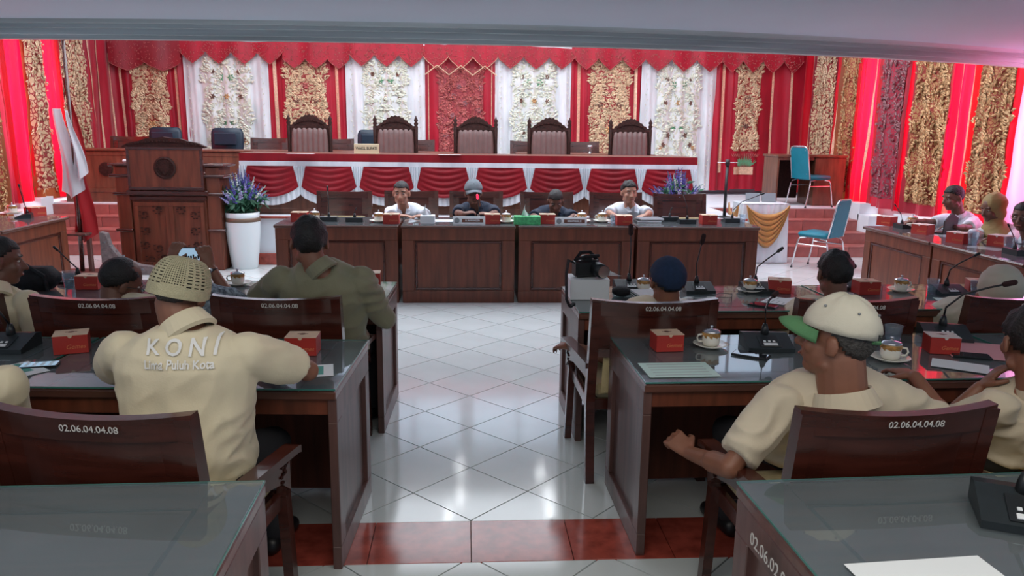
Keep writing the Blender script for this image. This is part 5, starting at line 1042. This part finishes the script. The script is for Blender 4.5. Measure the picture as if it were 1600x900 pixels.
def torso(bm, P0, P1, r, fw, add=0.0, w=1.0, belly=0.0, upto=1.0):
    up0 = V((0, 0, 1)); L = (P1 - P0).length
    c1 = P0 + (V((0, 0, 0.4)) - fw * 0.04) * L; rings = []
    S = ((-0.12, 0.15, 0.11), (0.0, 0.178, 0.13), (0.2, 0.165, 0.125 + belly), (0.42, 0.172, 0.122 + belly * 0.6), (0.62, 0.187, 0.122), (0.78, 0.195, 0.115), (0.88, 0.185, 0.098), (0.95, 0.13, 0.08), (1.0, 0.075, 0.065))
    for t, a, b in S:
        if t > upto: break
        p = P0 * (1 - t) ** 2 + c1 * 2 * t * (1 - t) + P1 * t * t; tn = ((c1 - P0) * (1 - t) + (P1 - c1) * t).normalized()
        rr = (r - tn * r.dot(tn)).normalized(); ff = tn.cross(rr); ff = ff if ff.dot(fw) > 0 else -ff
        n = 20; rings.append([p + rr * math.copysign(abs(math.cos(2 * PI * i / n)) ** 0.8, math.cos(2 * PI * i / n)) * (a * w + add) + ff * math.copysign(abs(math.sin(2 * PI * i / n)) ** 0.9, math.sin(2 * PI * i / n)) * (b * w + add) for i in range(n)])
    loft(bm, rings)
    t = 0.84; p = P0 * (1 - t) ** 2 + c1 * 2 * t * (1 - t) + P1 * t * t; tn = ((c1 - P0) * (1 - t) + (P1 - c1) * t).normalized()
    return p, tn
def hand(bm, wr, d, n, curl, thumb, k=1.0):
    d = V(d).normalized(); n = V(n); n = (n - d * n.dot(d)).normalized(); s = d.cross(n) * thumb
    rings = []
    for t, a, b in ((0.0, 0.026, 0.019), (0.025, 0.032, 0.018), (0.06, 0.04, 0.015), (0.085, 0.041, 0.012)):
        rings.append(ring(wr + d * t * k, s, n, a * k, b * k, 12))
    loft(bm, rings)
    for i, (o, L) in enumerate(((0.032, 0.066), (0.011, 0.074), (-0.011, 0.069), (-0.031, 0.054))):
        p = wr + (d * 0.082 + s * o) * k; a = curl * 0.5
        dd = (d + s * o * 2.0).normalized()
        for q, fr in enumerate((0.45, 0.32, 0.26)):
            v = dd * math.cos(a) + n * math.sin(a); e = p + v * L * fr * k; capsule(bm, p, (0.0092 - 0.0008 * q) * k, e, (0.0086 - 0.001 * q) * k, 8); p = e; a += curl
    p = wr + (d * 0.022 + s * 0.026) * k; v = (d * 0.65 + s * 0.65 + n * 0.35).normalized(); e = p + v * 0.04 * k; capsule(bm, p, 0.013 * k, e, 0.0105 * k, 8); v2 = (d * 0.9 + s * 0.15 + n * (0.3 + curl * 0.5)).normalized(); capsule(bm, e, 0.0105 * k, e + v2 * 0.034 * k, 0.008 * k, 8)
def ik(sh, wr, hint, L1=0.285, L2=0.255):
    v = wr - sh; d = v.length
    if d > (L1 + L2) * 0.985: wr = sh + v * ((L1 + L2) * 0.985 / d); v = wr - sh; d = v.length
    if d < 0.12: d = 0.12
    u = v.normalized(); a = (L1 * L1 - L2 * L2 + d * d) / (2 * d); h = math.sqrt(max(0, L1 * L1 - a * a)); hv = V(hint); hv = (hv - u * hv.dot(u)).normalized()
    return sh + u * a + hv * h, wr
def person(label, pel, neck, head, yaw, pitch=0, roll=0, ty=None, shirt='cream_shirt', skin='skin', hair='short', cap=None, arms=(), hs=1.1, w=1.0, long=False, belly=0.0, face=True, wr=0.011, fine=False, seed=1, glasses=False, ck=1.0, group='people seated in the hall', moustache=False, legs=0.0, collar=True):
    pel, neck, head = V(pel), V(neck), V(head); org = V((pel.x, pel.y, 0)); t = thing('person', label, 'person', org, 0, group)
    pel, neck, head = pel - org, neck - org, head - org
    ty = yaw if ty is None else ty; A = R_(ty); r = V((math.cos(A), -math.sin(A), 0)); fw = V((math.sin(A), math.cos(A), 0))
    H = Matrix.Translation(head) @ Matrix.Rotation(-R_(yaw), 4, 'Z') @ Matrix.Rotation(R_(pitch), 4, 'X') @ Matrix.Rotation(R_(roll), 4, 'Y') @ Matrix.Scale(hs, 4); h = lambda *p: H @ V(p)
    HR = (Matrix.Rotation(-R_(yaw), 3, 'Z') @ Matrix.Rotation(R_(pitch), 3, 'X') @ Matrix.Rotation(R_(roll), 3, 'Y')); hr = lambda a: tuple(x * hs for x in a)
    b = B()
    sph(b, h(0, -0.012, 0.028), hr((0.075, 0.094, 0.088)), HR, 20); sph(b, h(0, 0.02, -0.035), hr((0.061, 0.068, 0.075)), HR, 18)
    sph(b, h(0, 0.048, -0.088), hr((0.034, 0.03, 0.024)), HR, 12); capsule(b, h(-0.045, 0.0, -0.07), 0.024 * hs, h(0, 0.045, -0.09), 0.024 * hs, 10); capsule(b, h(0.045, 0.0, -0.07), 0.024 * hs, h(0, 0.045, -0.09), 0.024 * hs, 10)
    capsule(b, h(0, 0.080, 0.008), 0.009 * hs, h(0, 0.102, -0.030), 0.0135 * hs, 10); sph(b, h(0.014, 0.090, -0.034), 0.0085 * hs, n=8); sph(b, h(-0.014, 0.090, -0.034), 0.0085 * hs, n=8)
    capsule(b, h(-0.042, 0.068, 0.026), 0.012 * hs, h(0.042, 0.068, 0.026), 0.012 * hs, 10); sph(b, h(0, 0.078, -0.060), hr((0.024, 0.014, 0.012)), HR, 10)
    for s in (-1, 1):
        sph(b, h(s * 0.040, 0.054, -0.025), hr((0.024, 0.024, 0.026)), HR, 12)
        if cap not in ('veil', 'veilw'): sph(b, h(s * 0.080, -0.010, -0.006), hr((0.009, 0.020, 0.032)), HR @ Matrix.Rotation(s * 0.25, 3, 'Z') @ Matrix.Rotation(-0.2, 3, 'X'), 12); sph(b, h(s * 0.074, 0.0, -0.026), 0.009 * hs, n=8)
    capsule(b, neck - V((0, 0, 0.03)), 0.062 * ck, h(0, -0.022, -0.045), 0.056 * hs * (0.4 + 0.6 * ck), 14)
    sp, tn = torso(b, pel, neck, r, fw, -0.014, w, belly)
    sh = {}; ends = {}
    for s in (-1, 1):
        sh[s] = sp + r * (s * 0.182 * w) + tn * 0.0; ends[s] = None
    for a in arms:
        s, wpt, hint, hd, pn, curl = a[:6]; W = V(wpt) - org; el, W = ik(sh[s], W, hint, 0.29 * (a[6] if len(a) > 6 else 1), 0.26); ends[s] = (el, W)
        capsule(b, sh[s], 0.044, el, 0.038, 12); capsule(b, el, 0.041, W, 0.027, 12); capsule(b, sh[s].lerp(el, 0.3), 0.045, sh[s].lerp(el, 0.6), 0.044, 12); capsule(b, el, 0.041, el.lerp(W, 0.4), 0.042, 10)
        hand(b, W, hd if hd is not None else (W - el), pn, curl, s, 1.06)
    for s in (-1, 1):
        if ends[s] is None:
            W = pel + fw * 0.30 + r * s * 0.12 + V((0, 0, 0.09)); el, W = ik(sh[s], W, -fw * 0.5 + r * s * 0.35 + V((0, 0, -0.8))); ends[s] = (el, W); capsule(b, sh[s], 0.044, el, 0.038, 12); capsule(b, el, 0.041, W, 0.027, 12); hand(b, W, fw + V((0, 0, -0.1)), (0, 0, -1), 0.35, s, 1.06)
    lp = []
    for s in (-1, 1):
        A2 = A + R_(legs) + s * R_(9); lf = V((math.sin(A2), math.cos(A2), 0)); hip = pel + r * s * 0.09; kn = hip + lf * 0.43 + V((0, 0, max(0.44, 0.47) - hip.z)) ; an = V((kn.x, kn.y, 0.085)) - lf * 0.05; lp.append((hip, kn, an, lf))
        capsule(b, hip, 0.075, kn, 0.05, 12); capsule(b, kn, 0.05, an, 0.034, 12); capsule(b, an - V((0, 0, 0.03)), 0.036, an + lf * 0.14 - V((0, 0, 0.05)), 0.026, 10)
    body = remesh('body', b, M[skin], t, 0.0052 if fine else 0.0072, 2, dec=0.5)
    # clothing
    b = B(); torso(b, pel - V((0, 0, 0.0)), neck - (neck - pel).normalized() * 0.005, r, fw, 0.014, w, belly)
    for s in (-1, 1):
        el, W = ends[s]; 
        if long: capsule(b, sh[s], 0.070 * w, el, 0.058, 14); capsule(b, el, 0.056, W, 0.04, 12)
        else:
            e = sh[s].lerp(el, 0.82); a_, b_ = frame_of(e - sh[s]); sph(b, sh[s], 0.064 * w, n=14)
            loft(b, [ring(sh[s], a_, b_, 0.064 * w, 0.064 * w, 16), ring(sh[s].lerp(e, 0.5), a_, b_, 0.063 * w, 0.066 * w, 16), ring(e, a_, b_, 0.064, 0.068, 16)])
    so = remesh('shirt', b, M[shirt], t, 0.0095, 3, wr, 0.7, seed)
    if collar:
        ax = (head + H.to_3x3() @ V((0, -0.02, -0.06)) - neck).normalized(); a_, b_ = frame_of(ax, fw); b = B(); n = 26
        def cring(rad, up, th=0.0):
            rad *= ck; return [neck + ax * (up - 0.012 * math.cos(2 * PI * i / n - PI / 2) * 0) + a_ * (rad * math.cos(2 * PI * i / n)) + b_ * (rad * 0.95 * math.sin(2 * PI * i / n)) for i in range(n)]
        loft(b, [cring(0.076, -0.045), cring(0.064, 0.022), cring(0.070, 0.027), cring(0.088, -0.036)], close=True)
        obj('collar', b, M[shirt], so, smooth=False)
        if face:
            for s in (-1, 1):
                b = B(); prism(b, [neck + ax * 0.012 + fw * 0.060 + r * s * 0.036, neck - ax * 0.058 + fw * 0.105 + r * s * 0.016, neck - ax * 0.070 + fw * 0.112 + r * s * 0.062, neck - ax * 0.022 + fw * 0.055 + r * s * 0.085], fw * 0.008); obj('collar_point', b, M[shirt], so)
    b = B(); torso(b, pel - V((0, 0, 0.0)), neck, r, fw, 0.009, w, 0, 0.1)
    for hip, kn, an, lf in lp: capsule(b, hip, 0.092, kn, 0.068, 12); capsule(b, kn, 0.068, an + V((0, 0, 0.02)), 0.055, 12)
    remesh('trousers', b, M['trouser'], t, 0.016, 3, 0.003, 1)
    for hip, kn, an, lf in lp: b = B(); capsule(b, an - V((0, 0, 0.038)) - lf * 0.03, 0.044, an + lf * 0.17 - V((0, 0, 0.048)), 0.034, 12); obj('shoe', b, M['shoe'], t, smooth=True)
    # face details
    if face:
        for s in (-1, 1):
            b = B(); sph(b, h(s * 0.031, 0.0692, 0.006), hr((0.0115, 0.008, 0.0050)), HR, 12); e = obj('eye', b, M['eye'], t, smooth=True)
            b = B(); sph(b, h(s * 0.031, 0.0752, 0.005), hr((0.0055, 0.0035, 0.0052)), HR, 10); obj('iris', b, M['iris'], e, smooth=True)
            b = B(); capsule(b, h(s * 0.017, 0.0845, 0.029), 0.0035 * hs, h(s * 0.05, 0.072, 0.031), 0.0028 * hs, 8); obj('eyebrow', b, M['hair'], t, smooth=True)
        b = B(); capsule(b, h(-0.017, 0.0885, -0.061), 0.0042 * hs, h(0.017, 0.0885, -0.061), 0.0042 * hs, 8); obj('lips', b, M['lip'], t, smooth=True)
        if moustache: b = B(); capsule(b, h(-0.02, 0.087, -0.050), 0.005 * hs, h(0.02, 0.087, -0.050), 0.005 * hs, 8, 0.7); obj('moustache', b, M['hair'], t, smooth=True)
    if glasses:
        g = None
        for s in (-1, 1):
            b = B(); pts = [h(s * 0.033 + 0.024 * math.cos(a * PI / 7), 0.096, 0.004 + 0.018 * math.sin(a * PI / 7)) for a in range(15)]; tube(b, pts, 0.0018 * hs, 5, hint=fw); g = obj('glasses_rim', b, M['black'], t)
            b = B(); tube(b, [h(s * 0.058, 0.094, 0.008), h(s * 0.083, 0.04, 0.010), h(s * 0.085, -0.025, 0.0)], 0.0018 * hs, 5); obj('glasses_temple', b, M['black'], t)
    def shell(name, c, rad, keep, m, th, nz=0.0, n=48, nsc=30, post=None, par=t):
        b = B(); sph(b, (0, 0, 0), 1, n=n)
        for v in b.verts: v.co = V((c[0] + v.co.x * rad[0], c[1] + v.co.y * rad[1], c[2] + v.co.z * rad[2]))
        kill = [f for f in b.faces if not keep(f.calc_center_median())]; bmesh.ops.delete(b, geom=kill, context='FACES')
        if post: post(b)
        if nz:
            for v in b.verts: v.co += (v.co - V(c)).normalized() * nz * noise.noise(v.co * nsc)
        bmesh.ops.recalc_face_normals(b, faces=b.faces)
        fc = [f for f in b.faces]
        if fc and sum((f.calc_center_median() - V(c)).dot(f.normal) for f in fc) < 0: bmesh.ops.reverse_faces(b, faces=fc)
        bmesh.ops.solidify(b, geom=fc, thickness=th)
        for v in b.verts: v.co = H @ v.co
        return obj(name, b, m, par, smooth=True)
    zl = lambda p, fr=0.062: (fr if p.y > 0.045 else (0.015 + (p.y + 0.02) * 0.7 if p.y > -0.02 else -0.055 + max(0, (p.y + 0.10)) * 0.75))
    if hair in ('short', 'grey'): shell('hair', (0, -0.013, 0.030), (0.0785, 0.098, 0.0925), lambda p: p.z > zl(p), M['hair' if hair == 'short' else 'greyhair'], 0.010, 0.004)
    if hair == 'thick': shell('hair', (0, -0.016, 0.032), (0.083, 0.104, 0.100), lambda p: p.z > zl(p, 0.068), M['hair'], 0.014, 0.010, 48, 30)
    if hair == 'bald': shell('hair', (0, -0.013, 0.026), (0.082, 0.102, 0.094), lambda p: p.z > zl(p) and not (p.y > 0.0 and p.z > 0.03 and abs(p.x) < 0.06), M['hair'], 0.012, 0.004)
    if hair in ('low', 'lowgrey'): shell('hair', (0, -0.013, 0.026), (0.080, 0.099, 0.092), lambda p: zl(p) < p.z < 0.07, M['hair' if hair == 'low' else 'greyhair'], 0.012, 0.003)
    if cap == 'ball' or cap == 'grey':
        mm = M['capwhite' if cap == 'ball' else 'capgrey']
        def post(b):
            for v in b.verts:
                if v.co.z > 0.05: v.co.z -= 0.004 * math.cos(math.atan2(v.co.x, v.co.y) * 6)
        cc = shell('cap_crown', (0, -0.008, 0.036), (0.092, 0.112, 0.106), lambda p: p.z > (0.036 - 0.10 * (-p.y) * 0.35 if p.y < 0 else 0.036) and not (p.y < -0.075 and abs(p.x) < 0.034 and p.z < 0.052), mm, 0.005, 0.002, 36, post=post)
        b = B()
        def br(u, v):
            a = (u - 0.5) * 2.3; x = 0.088 * math.sin(a); y0 = -0.008 + 0.108 * math.cos(a); ext = 0.072 * (1 - abs(2 * u - 1) ** 3.2)
            return h(x * (1 - 0.03 * v), y0 + ext * v, 0.042 - (0.012 + 0.022 * v) * (x / 0.08) ** 2 - 0.016 * v * v)
        grid(b, br, 22, 5); bmesh.ops.recalc_face_normals(b, faces=b.faces); bmesh.ops.solidify(b, geom=list(b.faces), thickness=0.004); obj('cap_brim', b, M['capgreen'] if cap == 'ball' else mm, t, smooth=True)
        b = B(); sph(b, h(0, -0.008, 0.143), hr((0.01, 0.01, 0.005)), HR, 10); obj('cap_button', b, M['greymetal'], cc)
        b = B()
        for a in (0.5, 1.57, 2.6, 3.7, 4.71, 5.8):
            q = V((0.092 * 0.78 * math.cos(a), -0.008 + 0.112 * 0.78 * math.sin(a), 0.036 + 0.106 * 0.63)); sph(b, H @ (q * 1.0 + (q - V((0, -0.008, 0.036))).normalized() * 0.001), 0.0042 * hs, n=8)
        obj('cap_eyelets', b, M['greymetal'], cc, kind='stuff')
        b = B(); tube(b, [h(-0.036, -0.102, 0.030), h(0, -0.115, 0.026), h(0.036, -0.102, 0.030)], 0.006 * hs, 6); obj('cap_strap', b, M['capgreen'] if cap == 'ball' else mm, cc)
    if cap == 'skull': shell('skullcap', (0, -0.014, 0.028), (0.091, 0.110, 0.104), lambda p: p.z > (0.05 if p.y > 0 else 0.05 + p.y * 0.75), M['navy_knit'], 0.006, 0.0015, 32)
    if cap == 'kopiah':
        def kp(a, tt, o=0.0):
            ang = tt * PI / 2; rr = max(math.cos(ang) ** 0.52, 0.02)
            q = V(((0.096 - o) * rr * math.cos(a), -0.014 + (0.114 - o) * rr * math.sin(a), -0.012 + (0.129 - o) * math.sin(ang) ** 0.97)); q.z += (0.020 * max(0, q.y * 8 + 0.2) - 0.006) * (1 - tt); return H @ q
        for nm_, n, mz, o, mm in (('crochet_cap', 144, 48, 0.0, M['kopiah']), ('dark_hole_backing', 32, 12, 0.005, M['ink'])):  # inner dark shell is added so the crochet holes look dark
            b = B(); Vt = {(i, j): b.verts.new(kp(2 * PI * i / n, j / mz, o)) for j in range(mz + 1) for i in range(n)}
            for j in range(mz):
                for i in range(n):
                    if o == 0:
                        sec = (i // 18) % 2; k = i % 18
                        if 9 <= j <= 38 and ((sec == 0 and i % 2 == 0 and j % 2 == 0) or (sec == 1 and j % 3 == 0 and k not in (0, 5, 6, 11, 12, 17))): continue
                    b.faces.new((Vt[i, j], Vt[(i + 1) % n, j], Vt[(i + 1) % n, j + 1], Vt[i, j + 1]))
            b.faces.new([Vt[i, mz] for i in range(n)])
            bmesh.ops.recalc_face_normals(b, faces=b.faces); bmesh.ops.solidify(b, geom=list(b.faces), thickness=0.0022); obj(nm_, b, mm, t, smooth=False)
    if cap == 'veil' or cap == 'veilw':
        b = B(); sph(b, h(0, -0.034, 0.030), hr((0.094, 0.108, 0.108)), HR, 20); sph(b, h(0, -0.035, -0.05), hr((0.088, 0.080, 0.09)), HR, 16); sph(b, h(0, 0.015, -0.125), hr((0.06, 0.06, 0.035)), HR, 14)
        nk = h(0, -0.01, -0.10); loft(b, [ring(nk, r, fw, 0.08, 0.085, 20), ring(nk.lerp(neck, 0.6), r, fw, 0.11, 0.11, 20), ring(neck - V((0, 0, 0.05)), r, fw, 0.20, 0.15, 20), ring(neck - V((0, 0, 0.16)), r, fw, 0.235, 0.17, 20), ring(neck - V((0, 0, 0.22)), r, fw, 0.215, 0.16, 20)])
        remesh('head_veil', b, M['hijab_gold' if cap == 'veil' else 'hijab_white'], t, 0.009, 3, 0.007, 0.7, seed, 9)
    return t, H, so
UPv = V((0, 0, 1)); DN = V((0, 0, -1))
# head table, facing the hall
person('greying man in white shirt with blue collar, leaning on the head table', (-0.68, 9.22, 0.58), at(631, 326, 8.98), at(627, 302, 8.86), 184, -4, 0, 180, 'white_shirt', 'skin_l', 'short', arms=[(1, on(655, 351, 0.85), (-0.7, 0.3, -0.5), (1, -0.2, 0), DN, 0.3), (-1, on(672, 347, 0.85), (0.8, 0.4, -0.4), (-0.8, -0.3, 0), DN, 0.3)], hs=1.16, wr=0.005, seed=3)
person('man in grey cap and dark navy shirt speaking into the lit microphone', (0.12, 9.22, 0.58), at(744, 323, 9.0), at(740, 302, 8.9), 176, 0, 2, 180, 'navy_shirt', 'skin_d', 'low', 'grey', arms=[(1, on(733, 341, 0.87), (-1, 0.2, -0.3), (0.8, 0.1, 0.2), (0, 0.2, -1), 0.7), (-1, on(757, 343, 0.87), (1, 0.3, -0.3), (-0.9, 0.1, 0.1), (0, 0.2, -1), 0.7)], hs=1.16, w=1.1, wr=0.005, seed=4, glasses=True, moustache=True)
person('man in navy shirt looking down behind the green tissue box', (1.0, 9.22, 0.58), at(867, 331, 8.98), at(868, 314, 8.84), 182, -32, 0, 180, 'navy_shirt', 'skin_d', 'short', arms=[(1, on(838, 346, 0.87), (-0.8, 0.3, -0.3), (0.6, -0.6, -0.2), DN, 0.3), (-1, on(900, 346, 0.87), (0.8, 0.3, -0.3), (-0.6, -0.6, -0.2), DN, 0.3)], hs=1.1, wr=0.005, seed=5, w=1.05)
person('slim man in crisp white shirt with epaulettes at the head table', (1.9, 9.25, 0.58), at(985, 323, 9.08), at(983, 301, 9.0), 172, -2, 0, 180, 'white_shirt', 'skin_l', 'thick', arms=[(1, on(960, 347, 0.86), (-1, 0.2, -0.2), (0.7, -0.6, -0.1), DN, 0.3), (-1, on(1016, 343, 0.86), (1, 0.2, -0.2), (-0.7, -0.5, -0.1), DN, 0.3)], hs=1.12, wr=0.005, seed=6, w=1.05)
# right side desks, facing left
p5 = onX(1489, 309, 5.3)
person('man in white shirt in profile writing at the right side desk', (5.55, p5.y + 0.05, 0.55), p5 + V((0.10, 0.0, -0.19)), p5, -94, -12, 0, -90, 'white_shirt', 'skin_d', 'short', arms=[(1, on(1424, 346, 0.84), (0, 0.7, -0.6), (-1, 0.1, -0.1), DN, 0.5), (-1, on(1462, 362, 0.84), (0, -0.8, -0.5), (-0.7, 0.6, 0), DN, 0.4)], hs=1.15, seed=7, w=1.05)
p6 = onX(1550, 326, 5.25)
person('woman in olive gold veil and white blouse at the right side desk', (5.55, p6.y + 0.0, 0.55), p6 + V((0.09, 0.0, -0.20)), p6, -100, -16, 0, -92, 'white_shirt', 'skin_d', None, 'veil', arms=[(1, on(1497, 366, 0.85), (0, 0.7, -0.6), (-1, 0.1, -0.1), DN, 0.5), (-1, on(1530, 380, 0.84), (0, -0.8, -0.5), (-0.7, 0.6, 0), DN, 0.4)], hs=1.12, seed=8, long=True, collar=False)
p7 = onX(1599, 338, 5.2)
person('man in glasses and pale blue shirt cut by the right edge', (5.55, p7.y - 0.02, 0.55), p7 + V((0.10, 0.0, -0.20)), p7, -125, -8, 0, -100, 'white_shirt', 'skin_d', 'short', glasses=True, hs=1.14, seed=9)
# front row
person('man in cream shirt in profile at the far left edge', (-2.52, 4.18, 0.55), at(-8, 452, 4.1), at(2, 408, 4.16), 62, -6, 0, 10, 'cream_shirt', 'skin_d', 'short', arms=[(1, on(60, 475, 0.84), (0.8, -0.3, -0.6), (0.1, 1, 0), DN, 0.3), (-1, on(-60, 470, 0.84), (-0.8, -0.3, -0.6), (0, 1, 0), DN, 0.3)], hs=1.1, seed=10)
person('balding dark haired man bowing behind the numbered chair at left', (-1.74, 4.25, 0.55), at(176, 482, 4.12), at(190, 440, 4.2), 48, -24, 14, 10, 'cream_shirt', 'skin_d', 'bald', glasses=True, hs=1.12, seed=11)
hp = at(299, 397, 4.50)
person('person hidden behind the kopiah man, hands raised with a lit phone', (-1.32, 4.28, 0.62), at(290, 476, 4.12), at(288, 440, 4.16), 4, 0, 0, 0, 'plaid', 'skin', 'short', arms=[(-1, hp + V((-0.115, -0.03, -0.05)), (-0.5, -0.2, -1), (0.35, 0.1, 1), (0.6, 1, 0), 0.75), (1, hp + V((0.115, -0.03, -0.07)), (0.6, -0.2, -1), (-0.35, 0.1, 1), (-0.6, 1, 0), 0.75)], hs=1.05, seed=12)
t = thing('mobile_phone', 'phone with lit screen held up in front of the kopiah man', 'phone', hp); b = B(); box(b, (0, 0, 0), (0.165, 0.009, 0.08), 0.003); obj('case', b, M['black'], t); b = B(); box(b, (0, -0.0052, 0), (0.14, 0.001, 0.07)); s_ = obj('screen', b, M['screen'], t)
b = B()
for i in range(9): box(b, (-0.055 + 0.0135 * i, -0.0060, -0.02 + 0.004 * (i % 3)), (0.010, 0.0006, 0.015 + 0.006 * (i % 2))); 
obj('screen_picture', b, M['ink'], s_)
wt = thing('wristwatch', 'dark watch with silver dial on the raised right wrist', 'watch', hp + V((0.118, -0.03, -0.085))); b = B(); lathe(b, [(0.034, -0.01), (0.037, 0), (0.034, 0.01)], 18); obj('strap', b, M['black'], wt); b = B(); sph(b, (0.0, -0.037, 0), (0.018, 0.006, 0.018), n=12); obj('dial', b, M['silver'], wt)
person('man in olive khaki shirt seen from behind, front row left of aisle', (-0.76, 4.20, 0.57), at(499, 418, 4.02), at(484, 379, 4.06), -6, -2, 0, 4, 'khaki_shirt', 'skin', 'thick', arms=[(1, on(572, 455, 0.84), (0.75, -0.5, -1), (-0.4, 1, 0), DN, 0.4), (-1, on(415, 448, 0.84), (-1, -0.3, -0.7), (0.1, 1, 0), DN, 0.4)], hs=1.12, w=1.14, long=True, seed=13, wr=0.017, belly=0.02)
person('man in navy skullcap seen from behind, front row right of aisle', (1.02, 4.35, 0.56), at(1046, 494, 4.08), at(1042, 440, 4.10), -4, -2, 0, 2, 'cream_shirt', 'skin', 'lowgrey', 'skull', arms=[(-1, at(888, 540, 4.12), (-0.6, -0.6, -0.7), (-0.4, 0.9, -0.2), (0.4, 0, -1), 0.5)], hs=1.1, seed=14, w=0.98, glasses=True)
person('black haired man seen from behind between two snack boxes', (1.98, 4.36, 0.56), at(1306, 490, 4.12), at(1303, 428, 4.16), 2, -4, 0, 2, 'beige_shirt', 'skin_d', 'thick', hs=1.1, seed=15, w=0.92)
person('woman in ivory veil seen from behind at right, front row', (2.88, 4.35, 0.56), at(1556, 492, 4.14), at(1556, 456, 4.16), -2, -6, 0, 2, 'hijab_white', 'skin', None, 'veilw', hs=1.18, seed=16, long=True, collar=False)
# second row
tk, Hk, sk_ = person('man in khaki crochet kopiah and cream shirt printed KONI', (-0.98, 2.66, 0.57), at(288, 510, 2.66), at(283, 455, 2.72), 12, -14, 10, 3, 'cream_shirt', 'skin', 'lowgrey', 'kopiah', arms=[(1, on(428, 570, 0.82), (1, -0.25, -0.15), (-0.5, 0.8, 0), DN, 0.3), (-1, on(215, 560, 0.82), (-1, -0.3, -0.6), (0.3, 1, 0), DN, 0.3)], hs=1.04, w=1.17, belly=0.03, ck=1.18, seed=21, wr=0.011, fine=True, glasses=True)
person('man in cream cap with green peak, arm resting on his chair', (1.34, 2.74, 0.56), at(1318, 620, 2.46), at(1306, 532, 2.50), -50, 7, 4, -4, 'beige_shirt', 'skin', 'lowgrey', 'ball', arms=[(-1, at(1078, 708, 2.70), (-0.8, -0.6, -0.9), (-0.35, 0.6, 0.25), (0.5, 0.2, -0.8), 1.15), (1, on(1430, 590, 0.83), (0.8, -0.4, -0.6), (-0.1, 1, 0), DN, 0.3)], hs=1.18, w=1.14, belly=0.02, ck=1.38, seed=18, wr=0.017, fine=True)
person('dark haired man resting chin on hand at the right edge', (2.14, 2.72, 0.56), at(1622, 612, 2.60), at(1610, 536, 2.64), 10, -6, 0, -20, 'beige_shirt', 'skin', 'thick', arms=[(-1, at(1532, 606, 2.74), (-0.8, 0.3, -1), (0.55, -0.15, 0.8), (0.8, -0.4, 0), 0.6)], hs=1.14, seed=19, wr=0.015, fine=True)
person('person in cream shirt, mostly outside the left edge', (-1.92, 2.66, 0.56), at(-62, 575, 2.6), at(-66, 500, 2.64), 8, -6, 0, 0, 'cream_shirt', 'skin', 'short', hs=1.1, seed=20, w=1.05)
# stool under the person hidden behind the kopiah man
t = thing('wooden_stool', 'plain wooden stool hidden between two front row chairs', 'stool', (-1.32, 4.28, 0)); b = B(); box(b, (0, 0, 0.48), (0.3, 0.3, 0.03), 0.006); obj('seat', b, M['wood_dark'], t)
for sx in (-1, 1):
    for sy in (-1, 1): b = B(); strut(b, (sx * 0.12, sy * 0.12, 0), (sx * 0.12, sy * 0.12, 0.47), 0.03, 0.03); obj('leg', b, M['wood_dark'], t)

# raised print on the back of the cream shirt, laid on the cloth
from mathutils.bvhtree import BVHTree
bpy.context.view_layer.update()
def shirt_print(shirt, org, s, px, py, size, sx, name):
    me0 = shirt.data; tree = BVHTree.FromPolygons([v.co for v in me0.vertices], [p_.vertices[:] for p_ in me0.polygons])
    o = text(s, size, M['print_white'], shirt, (0, 0, 0), (0, 0, 0), name, 0.0, True, sx); me = o.data.copy(); o.data = me
    bm_ = bmesh.new(); bm_.from_mesh(me); bmesh.ops.triangulate(bm_, faces=bm_.faces); [(bmesh.ops.subdivide_edges(bm_, edges=[e for e in bm_.edges if e.calc_length() > 0.009], cuts=1), bmesh.ops.triangulate(bm_, faces=bm_.faces)) for _ in range(4)]; bm_.to_mesh(me); bm_.free()
    c = at(px, py, 2.5) - org
    for v in me.vertices:
        q = V((c.x + v.co.x, c.y - 0.4, c.z + v.co.y)); hit = tree.ray_cast(q, V((0, 1, 0)))
        v.co = (hit[0] + (hit[1] if hit[1].y < 0 else -hit[1]) * 0.007) if hit[0] else q + V((0, 0.4, 0))
for s_, py_, sz_, sx_, nm_ in (('K O N I', 550, 0.070, 1.0, 'back_print_large'), ('Lima Puluh Kota', 573, 0.040, 0.85, 'back_print_small')):
    shirt_print(sk_, V((-0.98, 2.66, 0)), s_, 277, py_, sz_, sx_, nm_)
